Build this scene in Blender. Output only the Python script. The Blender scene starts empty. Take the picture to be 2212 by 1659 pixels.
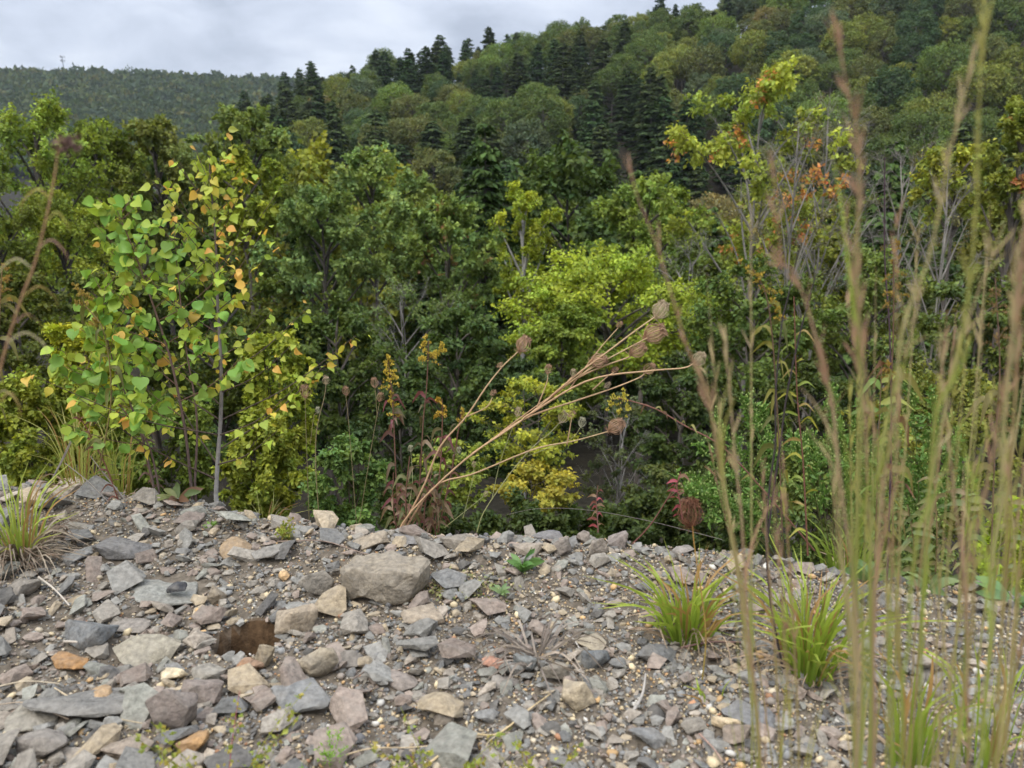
import bpy, bmesh, math, random
import numpy as np
from mathutils import Vector, Matrix, noise as mnoise

# ------------------------------------------------------------------ camera, sky, light
SC = bpy.context.scene
COL = SC.collection
R = math.radians
PITCH = R(13.0); CAMZ = 0.80
LENS, SENS = 27.0, 34.6
FPX = 2212 * LENS / SENS

cam = bpy.data.cameras.new('camera')
cam.lens = LENS; cam.sensor_width = SENS; cam.sensor_fit = 'HORIZONTAL'
cam.clip_start = 0.02; cam.clip_end = 5000
cam.dof.use_dof = True; cam.dof.focus_distance = 2.5; cam.dof.aperture_fstop = 5.4
camo = bpy.data.objects.new('camera', cam); COL.objects.link(camo)
camo.location = (0, 0, CAMZ); camo.rotation_euler = (R(90) - PITCH, 0, 0)
SC.camera = camo

SUN_EL, SUN_AZ = 58.0, 215.0
w = bpy.data.worlds.new('World'); SC.world = w; w.use_nodes = True
nt = w.node_tree; nt.nodes.clear()
def N(t, typ, **kw):
    n = t.nodes.new(typ)
    for k, v in kw.items(): setattr(n, k, v)
    return n
out = N(nt, 'ShaderNodeOutputWorld'); bg = N(nt, 'ShaderNodeBackground')
sky = N(nt, 'ShaderNodeTexSky', sky_type='NISHITA'); sky.sun_disc = False
sky.sun_elevation = R(SUN_EL); sky.sun_rotation = R(SUN_AZ)
tc = N(nt, 'ShaderNodeTexCoord')
sep = N(nt, 'ShaderNodeSeparateXYZ')
ab = N(nt, 'ShaderNodeMath', operation='ABSOLUTE')
ad = N(nt, 'ShaderNodeMath', operation='ADD'); ad.inputs[1].default_value = 0.30
dv = N(nt, 'ShaderNodeVectorMath', operation='DIVIDE')
cmb = N(nt, 'ShaderNodeCombineXYZ'); cmb2 = N(nt, 'ShaderNodeCombineXYZ')
nt.links.new(tc.outputs['Generated'], sep.inputs[0])
nt.links.new(sep.outputs['Z'], ab.inputs[0]); nt.links.new(ab.outputs[0], ad.inputs[0])
for i in range(3): nt.links.new(ad.outputs[0], cmb.inputs[i])
nt.links.new(sep.outputs['X'], cmb2.inputs[0]); nt.links.new(sep.outputs['Y'], cmb2.inputs[1]); cmb2.inputs[2].default_value = 0.0
nt.links.new(cmb2.outputs[0], dv.inputs[0]); nt.links.new(cmb.outputs[0], dv.inputs[1])
n1 = N(nt, 'ShaderNodeTexNoise'); n1.inputs['Scale'].default_value = 2.6; n1.inputs['Detail'].default_value = 7; n1.inputs['Roughness'].default_value = 0.52; n1.inputs['Distortion'].default_value = 0.35
nt.links.new(dv.outputs[0], n1.inputs['Vector'])
rp = N(nt, 'ShaderNodeValToRGB')
rp.color_ramp.elements[0].position = 0.33; rp.color_ramp.elements[0].color = (0.30, 0.335, 0.405, 1)
rp.color_ramp.elements[1].position = 0.66; rp.color_ramp.elements[1].color = (0.56, 0.595, 0.66, 1)
e = rp.color_ramp.elements.new(0.5); e.color = (0.425, 0.465, 0.545, 1)
nt.links.new(n1.outputs['Fac'], rp.inputs[0])
sc10 = N(nt, 'ShaderNodeMixRGB', blend_type='MULTIPLY'); sc10.inputs[0].default_value = 1; sc10.inputs[2].default_value = (10, 10, 10, 1)
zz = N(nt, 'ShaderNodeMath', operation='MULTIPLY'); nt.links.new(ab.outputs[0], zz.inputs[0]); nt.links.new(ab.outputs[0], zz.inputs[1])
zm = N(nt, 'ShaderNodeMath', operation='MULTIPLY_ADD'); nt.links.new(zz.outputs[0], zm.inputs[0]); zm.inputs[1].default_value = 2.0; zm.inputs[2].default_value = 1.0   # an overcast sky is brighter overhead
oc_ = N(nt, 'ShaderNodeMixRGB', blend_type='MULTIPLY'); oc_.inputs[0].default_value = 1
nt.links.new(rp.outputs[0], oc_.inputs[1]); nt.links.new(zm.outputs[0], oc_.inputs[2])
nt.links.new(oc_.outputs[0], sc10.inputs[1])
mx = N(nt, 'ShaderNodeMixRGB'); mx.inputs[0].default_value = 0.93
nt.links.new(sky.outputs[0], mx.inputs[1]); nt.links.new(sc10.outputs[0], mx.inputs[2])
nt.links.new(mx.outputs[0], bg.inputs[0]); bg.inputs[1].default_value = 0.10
nt.links.new(bg.outputs[0], out.inputs[0])

sl = bpy.data.lights.new('sun', 'SUN'); sl.energy = 1.5; sl.angle = R(40); sl.color = (1.0, 0.94, 0.84)
so = bpy.data.objects.new('sun', sl); COL.objects.link(so)
d_ = Vector((math.sin(R(SUN_AZ)) * math.cos(R(SUN_EL)), math.cos(R(SUN_AZ)) * math.cos(R(SUN_EL)), math.sin(R(SUN_EL))))
so.rotation_euler = (-d_).to_track_quat('-Z', 'Y').to_euler()

vs = SC.view_settings
vs.view_transform = 'Standard'; vs.look = 'None'; vs.exposure = 0.68; vs.gamma = 1.0; vs.use_curve_mapping = False
cy = SC.cycles
cy.max_bounces = 3; cy.diffuse_bounces = 2; cy.glossy_bounces = 1; cy.transmission_bounces = 2; cy.volume_bounces = 0
cy.caustics_reflective = False; cy.caustics_refractive = False
cy.use_denoising = True
cy.use_adaptive_sampling = True; cy.adaptive_threshold = 0.03

# ------------------------------------------------------------------ helpers
rng = np.random.default_rng(7)
U = lambda a, b, n=None: rng.uniform(a, b, n)

def ray(px, py):
    cp, sp = math.cos(PITCH), math.sin(PITCH)
    a = (px - 1106) / FPX; b = (829.5 - py) / FPX
    return np.array([a, cp + b * sp, -sp + b * cp])
def P(px, py, Y):
    d = ray(px, py); return np.array([0, 0, CAMZ]) + d * (Y / d[1])
def to_px(p):
    cp, sp = math.cos(PITCH), math.sin(PITCH)
    x, y, z = p[0], p[1], p[2] - CAMZ
    f = y * cp - z * sp; u = y * sp + z * cp
    return 1106 + FPX * x / f, 829.5 - FPX * u / f

def _h(ix, iy, s):
    n = (ix.astype(np.int64) * 374761393 + iy.astype(np.int64) * 668265263 + s * 982451653) & 0xffffffff
    n = ((n ^ (n >> 13)) * 1274126177) & 0xffffffff
    return ((n ^ (n >> 16)) & 0xffff) / 65535.0
def vnoise(x, y, s=0):
    x = np.asarray(x, float); y = np.asarray(y, float)
    ix = np.floor(x); iy = np.floor(y); fx = x - ix; fy = y - iy
    fx = fx * fx * (3 - 2 * fx); fy = fy * fy * (3 - 2 * fy)
    a = _h(ix, iy, s); b = _h(ix + 1, iy, s); c = _h(ix, iy + 1, s); d = _h(ix + 1, iy + 1, s)
    return (a + (b - a) * fx) * (1 - fy) + (c + (d - c) * fx) * fy
def fbm(x, y, s=0, o=4):
    v = 0; a = .5
    for i in range(o):
        v = v + a * (vnoise(np.asarray(x) * 2 ** i, np.asarray(y) * 2 ** i, s + i) - .5); a *= .5
    return v

def yedge(x):
    return 1.75 - 0.25 * np.clip(x, -5, 2.5) + 0.03 * np.sin(np.asarray(x) * 4.1)
HX = [-160, -110, -88, -76, -66, -59, -35, 0, 22, 46, 128, 220]
HZ = [-12, -12, -9, 0, 10, 16, 22.5, 28.5, 31.5, 35, 60, 72]
def tz(x, y):
    x = np.asarray(x, float); y = np.asarray(y, float)
    s = np.maximum(0, y - yedge(x))
    z = -13 * (1 - np.exp(-s / 18.0)) * np.clip(s / .35, 0, 1) ** .5
    hc = np.interp(x * 200 / np.maximum(y, 60), HX, HZ) * 1.27
    t = np.clip((y - 84) / 166, 0, 1); t = t * t * (3 - 2 * t) * .35 + t * .65
    down = np.clip((y - 285) / 150, 0, 1)
    z = z + (hc + 12.5) * t * (1 - down)
    far = np.interp(y, [380, 520, 900, 1000, 1500], [0, 26, 139, 136, 112])
    far = far * (1 - .075 * np.clip((x + 577) / 313, 0, 2)) + 6 * fbm(x / 140, y / 140, 3) * np.clip((y - 400) / 200, 0, 1)
    z = z + far
    z = z + 1.5 * fbm(x / 30, y / 30, 5) * np.clip((y - 8) / 30, 0, 1)
    return z
HOLE = None
def gh(x, y):
    """height of the gravel bench"""
    x = np.asarray(x, float); y = np.asarray(y, float)
    s = y - yedge(x)
    z = np.where(s > 0, -0.75 * np.maximum(s, 0) - .02, 0)
    z = z + 0.035 * np.exp(-(s + .10) ** 2 / .02) + .05 * fbm(x * 3.0, y * 3.0, 11) + .02 * fbm(x * 14, y * 14, 21, 3)
    if HOLE is not None:
        hx, hy, rx, ry, dp = HOLE
        q = np.sqrt(((x - hx) / rx) ** 2 + ((y - hy) / ry) ** 2)
        z = z - dp * np.clip((1.12 - q) / .35, 0, 1)
    return z
def G(px, py):
    d = ray(px, py); z = 0.0
    for _ in range(8):
        t = (CAMZ - z) / -d[2]; p = np.array([0, 0, CAMZ]) + d * t
        z = float(gh(p[0], min(p[1], float(yedge(p[0])))))
    if p[1] > yedge(p[0]) - .04:
        p = P(px, py, float(yedge(p[0])) - .04); z = float(gh(p[0], p[1]))
    return np.array([p[0], p[1], z])
_hc = G(528, 1385)
HOLE = (_hc[0], _hc[1] + .012, .056, .056, .17)

class Acc:
    def __init__(self): self.V = []; self.F = {3: [], 4: []}; self.C = {3: [], 4: []}; self.n = 0
    def add(self, V, F, C):
        V = np.asarray(V, np.float32); F = np.asarray(F, np.int64); k = F.shape[1]
        C = np.asarray(C, np.float32)
        if C.ndim == 1: C = np.broadcast_to(C, (len(F), 3))
        self.V.append(V); self.F[k].append(F + self.n); self.C[k].append(C); self.n += len(V)
    def mesh(self, name, smooth=False):
        V = np.concatenate(self.V) if self.V else np.zeros((0, 3), np.float32)
        loops = []; starts = []; cols = []; pos = 0
        for k in (3, 4):
            if self.F[k]:
                f = np.concatenate(self.F[k]); loops.append(f.ravel())
                starts.append(pos + np.arange(len(f)) * k); pos += len(f) * k
                cols.append(np.concatenate(self.C[k]))
        me = bpy.data.meshes.new(name)
        if not loops: return me
        L = np.concatenate(loops).astype(np.int32); S = np.concatenate(starts).astype(np.int32); C = np.concatenate(cols)
        me.vertices.add(len(V)); me.vertices.foreach_set('co', V.ravel())
        me.loops.add(len(L)); me.loops.foreach_set('vertex_index', L)
        me.polygons.add(len(S)); me.polygons.foreach_set('loop_start', S)
        at = me.attributes.new('tint', 'FLOAT_COLOR', 'FACE')
        at.data.foreach_set('color', np.concatenate([C, np.ones((len(C), 1), np.float32)], 1).astype(np.float32).ravel())
        me.polygons.foreach_set('use_smooth', np.full(len(S), smooth))
        me.update(calc_edges=True); me.validate()
        return me
def link(name, data, parent=None, mat=None):
    o = bpy.data.objects.new(name, data); COL.objects.link(o)
    if parent is not None: o.parent = parent
    if mat is not None and data is not None:
        data.materials.clear(); data.materials.append(mat)
    return o
def tag(o, label=None, cat=None, group=None, kind=None):
    if label: o['label'] = label
    if cat: o['category'] = cat
    if group: o['group'] = group
    if kind: o['kind'] = kind
    return o
def empty(name, loc, label=None, cat=None, group=None):
    o = bpy.data.objects.new(name, None); COL.objects.link(o); o.location = [float(v) for v in loc]
    o.empty_display_size = .05
    return tag(o, label, cat, group)

def nrm(v): v = np.asarray(v, float); return v / (np.linalg.norm(v, axis=-1, keepdims=True) + 1e-9)
def tube(acc, pts, rad, n=5, col=(.2, .15, .1)):
    pts = np.asarray(pts, float); m = len(pts); rad = np.broadcast_to(np.asarray(rad, float), (m,))
    t = np.gradient(pts, axis=0); t = nrm(t)
    ref = np.array([0, 0, 1.0]) if abs(t[0][2]) < .9 else np.array([1.0, 0, 0])
    a = nrm(np.cross(t, ref)); b = np.cross(t, a)
    th = np.arange(n) * 2 * math.pi / n
    V = pts[:, None, :] + rad[:, None, None] * (np.cos(th)[None, :, None] * a[:, None, :] + np.sin(th)[None, :, None] * b[:, None, :])
    i = np.arange(m - 1)[:, None] * n; j = np.arange(n)[None, :]; j2 = (j + 1) % n
    F = np.stack([i + j, i + j2, i + n + j2, i + n + j], -1).reshape(-1, 4)
    col = np.asarray(col, float)
    if col.ndim == 2:
        col = np.repeat((col[:-1] + col[1:]) / 2, n, axis=0)
    acc.add(V.reshape(-1, 3), F, col)
def prisms(acc, p0, p1, r0, r1, col):
    p0 = np.asarray(p0, float); p1 = np.asarray(p1, float); k = len(p0)
    t = nrm(p1 - p0); ref = np.where(np.abs(t[:, 2:3]) < .9, [[0, 0, 1.0]], [[1.0, 0, 0]])
    a = nrm(np.cross(t, ref)); b = np.cross(t, a)
    th = np.arange(3) * 2 * math.pi / 3
    ring = np.cos(th)[None, :, None] * a[:, None, :] + np.sin(th)[None, :, None] * b[:, None, :]
    r0 = np.broadcast_to(r0, (k,))[:, None, None]; r1 = np.broadcast_to(r1, (k,))[:, None, None]
    V = np.concatenate([p0[:, None] + ring * r0, p1[:, None] + ring * r1], 1)
    f = np.array([[0, 1, 4, 3], [1, 2, 5, 4], [2, 0, 3, 5]])
    F = (np.arange(k)[:, None, None] * 6 + f[None]).reshape(-1, 4)
    C = np.asarray(col, float)
    if C.ndim == 2: C = np.repeat(C, 3, axis=0)
    acc.add(V.reshape(-1, 3), F, C)
QUAD = (np.array([[0, 0, 0], [.36, .42, .10], [0, 1, -.06], [-.36, .42, .10]]), np.array([[0, 1, 2, 3]]))
LONG = (np.array([[0, 0, 0], [.17, .45, .05], [0, 1, -.10], [-.17, .45, .05]]), np.array([[0, 1, 2, 3]]))
LEAF6 = (np.array([[0, 0, 0], [.30, .22, .07], [.33, .55, .06], [0, 1, -.12], [-.33, .55, .06], [-.30, .22, .07], [0, .5, -.02]]),
         np.array([[0, 1, 2, 6], [6, 2, 3, 3], [0, 6, 4, 5], [6, 3, 4, 4]]))
def leaves(acc, pos, axis, normal, size, col, tpl=QUAD):
    pos = np.asarray(pos, float); k = len(pos)
    y = nrm(axis); x = nrm(np.cross(y, normal)); z = np.cross(x, y)
    s = np.broadcast_to(np.asarray(size, float), (k,))[:, None, None]
    T, F = tpl
    V = pos[:, None] + s * (T[None, :, 0:1] * x[:, None] + T[None, :, 1:2] * y[:, None] + T[None, :, 2:3] * z[:, None])
    nv = len(T)
    if tpl is LEAF6:
        f4 = F[[0, 2]]; f3 = np.array([[6, 2, 3], [6, 3, 4]])
        C = np.asarray(col, float)
        acc.add(V.reshape(-1, 3), (np.arange(k)[:, None, None] * nv + f4[None]).reshape(-1, 4), np.repeat(C, 2, 0) if C.ndim == 2 else C)
        acc.n -= k * nv
        vb = acc.V.pop()
        acc.add(vb, (np.arange(k)[:, None, None] * nv + f3[None]).reshape(-1, 3), np.repeat(C, 2, 0) if C.ndim == 2 else C)
        return
    C = np.asarray(col, float)
    acc.add(V.reshape(-1, 3), (np.arange(k)[:, None, None] * nv + F[None]).reshape(-1, F.shape[1]), np.repeat(C, len(F), 0) if C.ndim == 2 else C)
def rdir(k): return nrm(rng.normal(size=(k, 3)))
def curve(pts, n=16):
    """smooth Catmull-Rom through points"""
    p = np.asarray(pts, float)
    if len(p) == 2: return p[0] + (p[1] - p[0]) * np.linspace(0, 1, n)[:, None]
    q = np.vstack([2 * p[0] - p[1], p, 2 * p[-1] - p[-2]])
    t = np.linspace(0, len(p) - 1 - 1e-6, n); i = t.astype(int); f = (t - i)[:, None]
    a, b, c, d = q[i], q[i + 1], q[i + 2], q[i + 3]
    return .5 * (2 * b + (c - a) * f + (2 * a - 5 * b + 4 * c - d) * f ** 2 + (3 * b - a - 3 * c + d) * f ** 3)

# ------------------------------------------------------------------ materials
def newmat(name):
    m = bpy.data.materials.new(name); m.use_nodes = True; t = m.node_tree; t.nodes.clear()
    return m, t, N(t, 'ShaderNodeOutputMaterial')
def tint_nodes(t, jit=.25, use_island=True):
    at = N(t, 'ShaderNodeAttribute', attribute_name='tint'); oi = N(t, 'ShaderNodeObjectInfo')
    m = N(t, 'ShaderNodeMixRGB', blend_type='MULTIPLY'); m.inputs[0].default_value = 1
    t.links.new(at.outputs['Color'], m.inputs[1]); t.links.new(oi.outputs['Color'], m.inputs[2])
    if not use_island: return m
    ge = N(t, 'ShaderNodeNewGeometry'); mr = N(t, 'ShaderNodeMapRange'); mr.inputs[3].default_value = 1 - jit; mr.inputs[4].default_value = 1 + jit
    t.links.new(ge.outputs['Random Per Island'], mr.inputs[0])
    m2 = N(t, 'ShaderNodeMixRGB', blend_type='MULTIPLY'); m2.inputs[0].default_value = 1
    t.links.new(m.outputs[0], m2.inputs[1]); t.links.new(mr.outputs[0], m2.inputs[2])
    return m2
def leaf_material(name, trans=.32, rough=.5, spec=.35, jit=.28):
    m, t, o = newmat(name); c = tint_nodes(t, jit)
    b = N(t, 'ShaderNodeBsdfDiffuse'); gl = N(t, 'ShaderNodeBsdfGlossy'); gl.inputs['Roughness'].default_value = rough; gl.inputs[0].default_value = (.9, .95, 1, 1); mg = N(t, 'ShaderNodeMixShader'); mg.inputs[0].default_value = spec * .11
    tr = N(t, 'ShaderNodeBsdfTranslucent'); ms = N(t, 'ShaderNodeMixShader'); ms.inputs[0].default_value = trans
    g = N(t, 'ShaderNodeMixRGB', blend_type='MULTIPLY'); g.inputs[0].default_value = 1; g.inputs[2].default_value = (1.15, 1.1, .6, 1)
    t.links.new(c.outputs[0], b.inputs['Color']); t.links.new(c.outputs[0], g.inputs[1]); t.links.new(g.outputs[0], tr.inputs[0])
    t.links.new(b.outputs[0], ms.inputs[1]); t.links.new(tr.outputs[0], ms.inputs[2]); t.links.new(ms.outputs[0], mg.inputs[1]); t.links.new(gl.outputs[0], mg.inputs[2]); t.links.new(mg.outputs[0], o.inputs[0])
    return m
def rough_material(name, rough=.9, nscale=30, lo=.65, hi=1.3, bump=.3, bscale=60, bdist=.002, streak=None, spec=.25, metric=False):
    m, t, o = newmat(name); c = tint_nodes(t, .12)
    b = N(t, 'ShaderNodeBsdfPrincipled'); b.inputs['Roughness'].default_value = rough; b.inputs['Specular IOR Level'].default_value = spec
    co = N(t, 'ShaderNodeTexCoord')
    src = N(t, 'ShaderNodeNewGeometry').outputs['Position'] if metric else co.outputs['Object']
    if streak:
        mp = N(t, 'ShaderNodeMapping'); mp.inputs['Scale'].default_value = streak; t.links.new(src, mp.inputs[0]); src = mp.outputs[0]
    ns = N(t, 'ShaderNodeTexNoise'); ns.inputs['Scale'].default_value = nscale; ns.inputs['Detail'].default_value = 8; ns.inputs['Roughness'].default_value = .65
    t.links.new(src, ns.inputs['Vector'])
    mr = N(t, 'ShaderNodeMapRange'); mr.inputs[1].default_value = .3; mr.inputs[2].default_value = .7; mr.inputs[3].default_value = lo; mr.inputs[4].default_value = hi
    t.links.new(ns.outputs['Fac'], mr.inputs[0])
    mm = N(t, 'ShaderNodeMixRGB', blend_type='MULTIPLY'); mm.inputs[0].default_value = 1
    t.links.new(c.outputs[0], mm.inputs[1]); t.links.new(mr.outputs[0], mm.inputs[2])
    if metric:   # dusty tan and grey patches on the stones themselves
        n3 = N(t, 'ShaderNodeTexNoise'); n3.inputs['Scale'].default_value = 26; n3.inputs['Detail'].default_value = 6; n3.inputs['Roughness'].default_value = .7
        t.links.new(src, n3.inputs['Vector']); r3_ = N(t, 'ShaderNodeMapRange'); r3_.inputs[1].default_value = .42; r3_.inputs[2].default_value = .68; r3_.inputs[4].default_value = .42
        t.links.new(n3.outputs['Fac'], r3_.inputs[0]); mz = N(t, 'ShaderNodeMixRGB'); mz.inputs[2].default_value = (.31, .28, .235, 1)
        t.links.new(r3_.outputs[0], mz.inputs[0]); t.links.new(mm.outputs[0], mz.inputs[1]); mm = mz
    t.links.new(mm.outputs[0], b.inputs['Base Color'])
    nb = N(t, 'ShaderNodeTexNoise'); nb.inputs['Scale'].default_value = bscale; nb.inputs['Detail'].default_value = 8
    t.links.new(src, nb.inputs['Vector'])
    bp = N(t, 'ShaderNodeBump'); bp.inputs['Strength'].default_value = bump; bp.inputs['Distance'].default_value = bdist
    t.links.new(nb.outputs['Fac'], bp.inputs['Height']); t.links.new(bp.outputs[0], b.inputs['Normal'])
    t.links.new(b.outputs[0], o.inputs[0])
    return m
M_LEAF = leaf_material('tree_foliage', spec=.14, jit=.34)
M_NEAR = leaf_material('herb_leaf', trans=.34, rough=.45, spec=.16, jit=.15)
M_NEEDLE = leaf_material('hemlock_needles', trans=.12, rough=.6, spec=.05, jit=.35)
M_BARK = rough_material('bark', .9, 6, .6, 1.4, .5, 14, .02, (1, 1, .25))
M_STEM = rough_material('dry_stem', .7, 90, .8, 1.2, .15, 200, .0005)
M_STONE = rough_material('stone', .9, 85, .55, 1.40, .9, 130, .005, spec=.15, metric=True)
M_PEB = rough_material('pebble', .7, 120, .8, 1.2, .25, 260, .001, spec=.3)
M_SOIL = rough_material('gravelly_soil', .95, 60, .45, 1.5, .8, 170, .004, spec=.1)
M_LITTER = rough_material('leaf_litter', .95, 2.2, .4, 1.6, .6, 6, .1, spec=.1)

# ------------------------------------------------------------------ ground
def grid_mesh(X, Y, Z, C, name):
    a = Acc(); ny, nx = X.shape
    V = np.stack([X, Y, Z], -1).reshape(-1, 3)
    i = np.arange(ny - 1)[:, None] * nx; j = np.arange(nx - 1)[None]
    F = np.stack([i + j, i + j + 1, i + nx + j + 1, i + nx + j], -1).reshape(-1, 4)
    Cf = C[:-1, :-1].reshape(-1, 3)
    a.add(V, F, Cf); return a.mesh(name, True)
ys = np.concatenate([np.linspace(-30, 0, 8), np.linspace(.3, 6, 30), np.geomspace(6.5, 1600, 110)])
us = np.linspace(-1, 1, 150)
YY, UU = np.meshgrid(ys, us, indexing='ij')
XX = UU * (30 + np.maximum(YY, 0) * 1.15)
ZZ = tz(XX, YY) - .12 * (YY < 3.2)
gray = np.array([.13, .12, .11]); lit = np.array([.030, .026, .018])
CC = np.where((YY < yedge(XX) + .2)[..., None], gray, lit) * np.ones(3)
terrain = link('terrain', grid_mesh(XX, YY, ZZ, CC, 'terrain'), mat=M_LITTER); tag(terrain, 'wooded ground falling from the gravel bank and rising into hills', 'terrain', kind='structure')

xs = np.arange(-2.3, 2.3, .0135); yb = np.arange(.45, 2.75, .0135)
BY, BX = np.meshgrid(yb, xs, indexing='ij')
BZ = gh(BX, BY)
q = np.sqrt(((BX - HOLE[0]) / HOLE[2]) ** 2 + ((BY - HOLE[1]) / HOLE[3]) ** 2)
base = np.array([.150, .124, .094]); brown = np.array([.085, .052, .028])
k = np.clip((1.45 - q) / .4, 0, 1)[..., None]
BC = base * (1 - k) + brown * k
gbank = link('gravel_bank', grid_mesh(BX, BY, BZ, BC, 'gravel_bank'), mat=M_SOIL)
tag(gbank, 'stony gravel bank top with a small hole in the dirt', 'ground', kind='structure')

# ------------------------------------------------------------------ trees
def gen_tree(seed, h, rx, rz, cz, n1=14, n2=6, n3=5, nl=16, leaf=.11, trunk_r=None, bark=(.13, .11, .09), upright=.5, flat=0.0,
             orange=0.0, bare=0.0, thin=1.0, lean=0.0, stems=1, tpl=QUAD, clump=.5, low=-.45, twigtone=1.0, orange_z=0):
    global rng
    rng = np.random.default_rng(seed)
    tr = Acc(); cr = Acc(); trunk_r = trunk_r or h * .014
    bark = np.array(bark)
    L2a, L2b, L3a, L3b, cl3, bareflag = [], [], [], [], [], []
    ctr = np.array([lean * h * .3, 0, cz])
    for s in range(stems):
        off = np.array([U(-.2, .2), U(-.2, .2), 0]) * rx * (0 if stems == 1 else 1)
        top = np.array([ctr[0] + off[0] * 2, off[1] * 2, cz + rz * .62])
        tp = curve([off + np.array([0, 0, -.4]), off + np.array([U(-.05, .05) * rx, U(-.05, .05) * rx, h * .25]), off * 1.3 + [ctr[0] * .6, U(-.08, .08) * rx, h * .5], top], 10)
        tube(tr, tp, np.linspace(trunk_r / math.sqrt(stems), trunk_r * .18, 10), 7, bark)
        m = max(3, n1 // stems)
        for i in range(m):
            zf = low + (1 - low) * ((i + .5) / m); zf = np.clip(zf + U(-.08, .08), -.9, .98)
            an = i * 2.39996 + U(-.4, .4) + s * 1.3
            rr = math.sqrt(max(0, 1 - zf * zf)); q = U(.48, 1.06)
            tip = ctr + off + np.array([math.cos(an) * rr * rx * q, math.sin(an) * rr * rx * q, zf * rz * U(.85, 1.02)])
            hd = math.hypot(tip[0] - ctr[0], tip[1])
            sz = np.clip(tip[2] - upright * hd - U(0, .15) * rz, h * .12, top[2] - .02 * h)
            t = np.clip(sz / top[2], 0, 1); ii = t * 9; i0 = int(min(ii, 8)); st = tp[i0] + (tp[i0 + 1] - tp[i0]) * (ii - i0)
            mid = (st + tip) / 2 + np.array([0, 0, .10 * hd]) + rdir(1)[0] * .08 * hd
            lp = curve([st, mid, tip], 8)
            tube(tr, lp, np.linspace(trunk_r * .38, trunk_r * .09, 8), 5, bark)
            ld = nrm(tip - st)
            for j in range(n2):
                f = U(.25, 1.0) ** .8 if j else 1.0
                jj = f * 7; j0 = int(min(jj, 6)); p = lp[j0] + (lp[j0 + 1] - lp[j0]) * (jj - j0)
                outw = nrm((p - ctr) / np.array([rx, rx, rz])); rd = rdir(1)[0]; rd[2] *= (1 - flat)
                dr = nrm(ld * .45 + outw * .55 + rd * .75 + np.array([0, 0, .12])); dr[2] *= (1 - .6 * flat)
                e = p + dr * rx * U(.20, .40)
                mid2 = (p + e) / 2 + rdir(1)[0] * .03 * rx
                L2a += [p, mid2]; L2b += [mid2, e]
                isb = U(0, 1) < bare; tone = U(.72, 1.18)
                hue = U(-1, 1)
                o_ = (U(0, 1) < orange) and (orange_z == 0 or zf * orange_z > -.2)
                for k3 in range(n3):
                    f3 = U(.2, 1.0); p3 = p + (e - p) * f3
                    rd = rdir(1)[0]; rd[2] *= (1 - flat)
                    d3 = nrm(dr * .6 + rd * .9); d3[2] *= (1 - .6 * flat)
                    e3 = p3 + d3 * rx * U(.08, .20)
                    L3a.append(p3); L3b.append(e3); bareflag.append(isb)
                    cl3.append((tone * U(.9, 1.1), hue, o_ if U(0, 1) < .78 else U(0, 1) < orange * .5))
    L2a, L2b = np.array(L2a), np.array(L2b)
    prisms(tr, L2a, L2b, trunk_r * .085, trunk_r * .045, bark * twigtone)
    if n3:
        L3a, L3b = np.array(L3a), np.array(L3b)
        prisms(tr, L3a, L3b, trunk_r * .040, trunk_r * .018, bark * twigtone)
        ok = ~np.array(bareflag)
        A = L3a[ok]; B = L3b[ok]; inf = np.array([[c[0], c[1], float(c[2])] for c in cl3])[ok]
        k = len(A); idx = np.repeat(np.arange(k), nl)
        f = U(.1, 1.1, len(idx))[:, None]
        pos = A[idx] + (B[idx] - A[idx]) * f + rdir(len(idx)) * U(0, clump * .16, len(idx))[:, None] * rx * np.array([1, 1, .75 - .4 * flat])
        outw = nrm((pos - ctr) / np.array([rx, rx, rz]))
        nor = nrm(outw * .45 + np.array([0, 0, .75]) + rdir(len(idx)) * (.85 - .5 * flat))
        ax = nrm(nrm(B[idx] - A[idx]) * .5 + rdir(len(idx)) * .9 + np.array([0, 0, -.45]))
        tone = inf[idx, 0]; hue = inf[idx, 1] * .12 + U(-.10, .10, len(idx)); og = inf[idx, 2] * (U(0, 1, len(idx)) < .8)
        C = np.stack([tone * (1 + hue), tone * (1 + hue * .25), tone * (1 - hue)], 1)
        oc = np.stack([U(1.5, 2.2, len(idx)), U(.60, 1.0, len(idx)), U(1.0, 2.2, len(idx))], 1)
        C = np.where(og[:, None] > 0, oc, C)
        if thin < 1:
            kk = U(0, 1, len(idx)) < thin; pos, ax, nor, C = pos[kk], ax[kk], nor[kk], C[kk]
        leaves(cr, pos, ax, nor, leaf * U(.7, 1.25, len(pos)), C, tpl)
    return tr.mesh('trunk', True), cr.mesh('crown', False), h, rx

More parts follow.
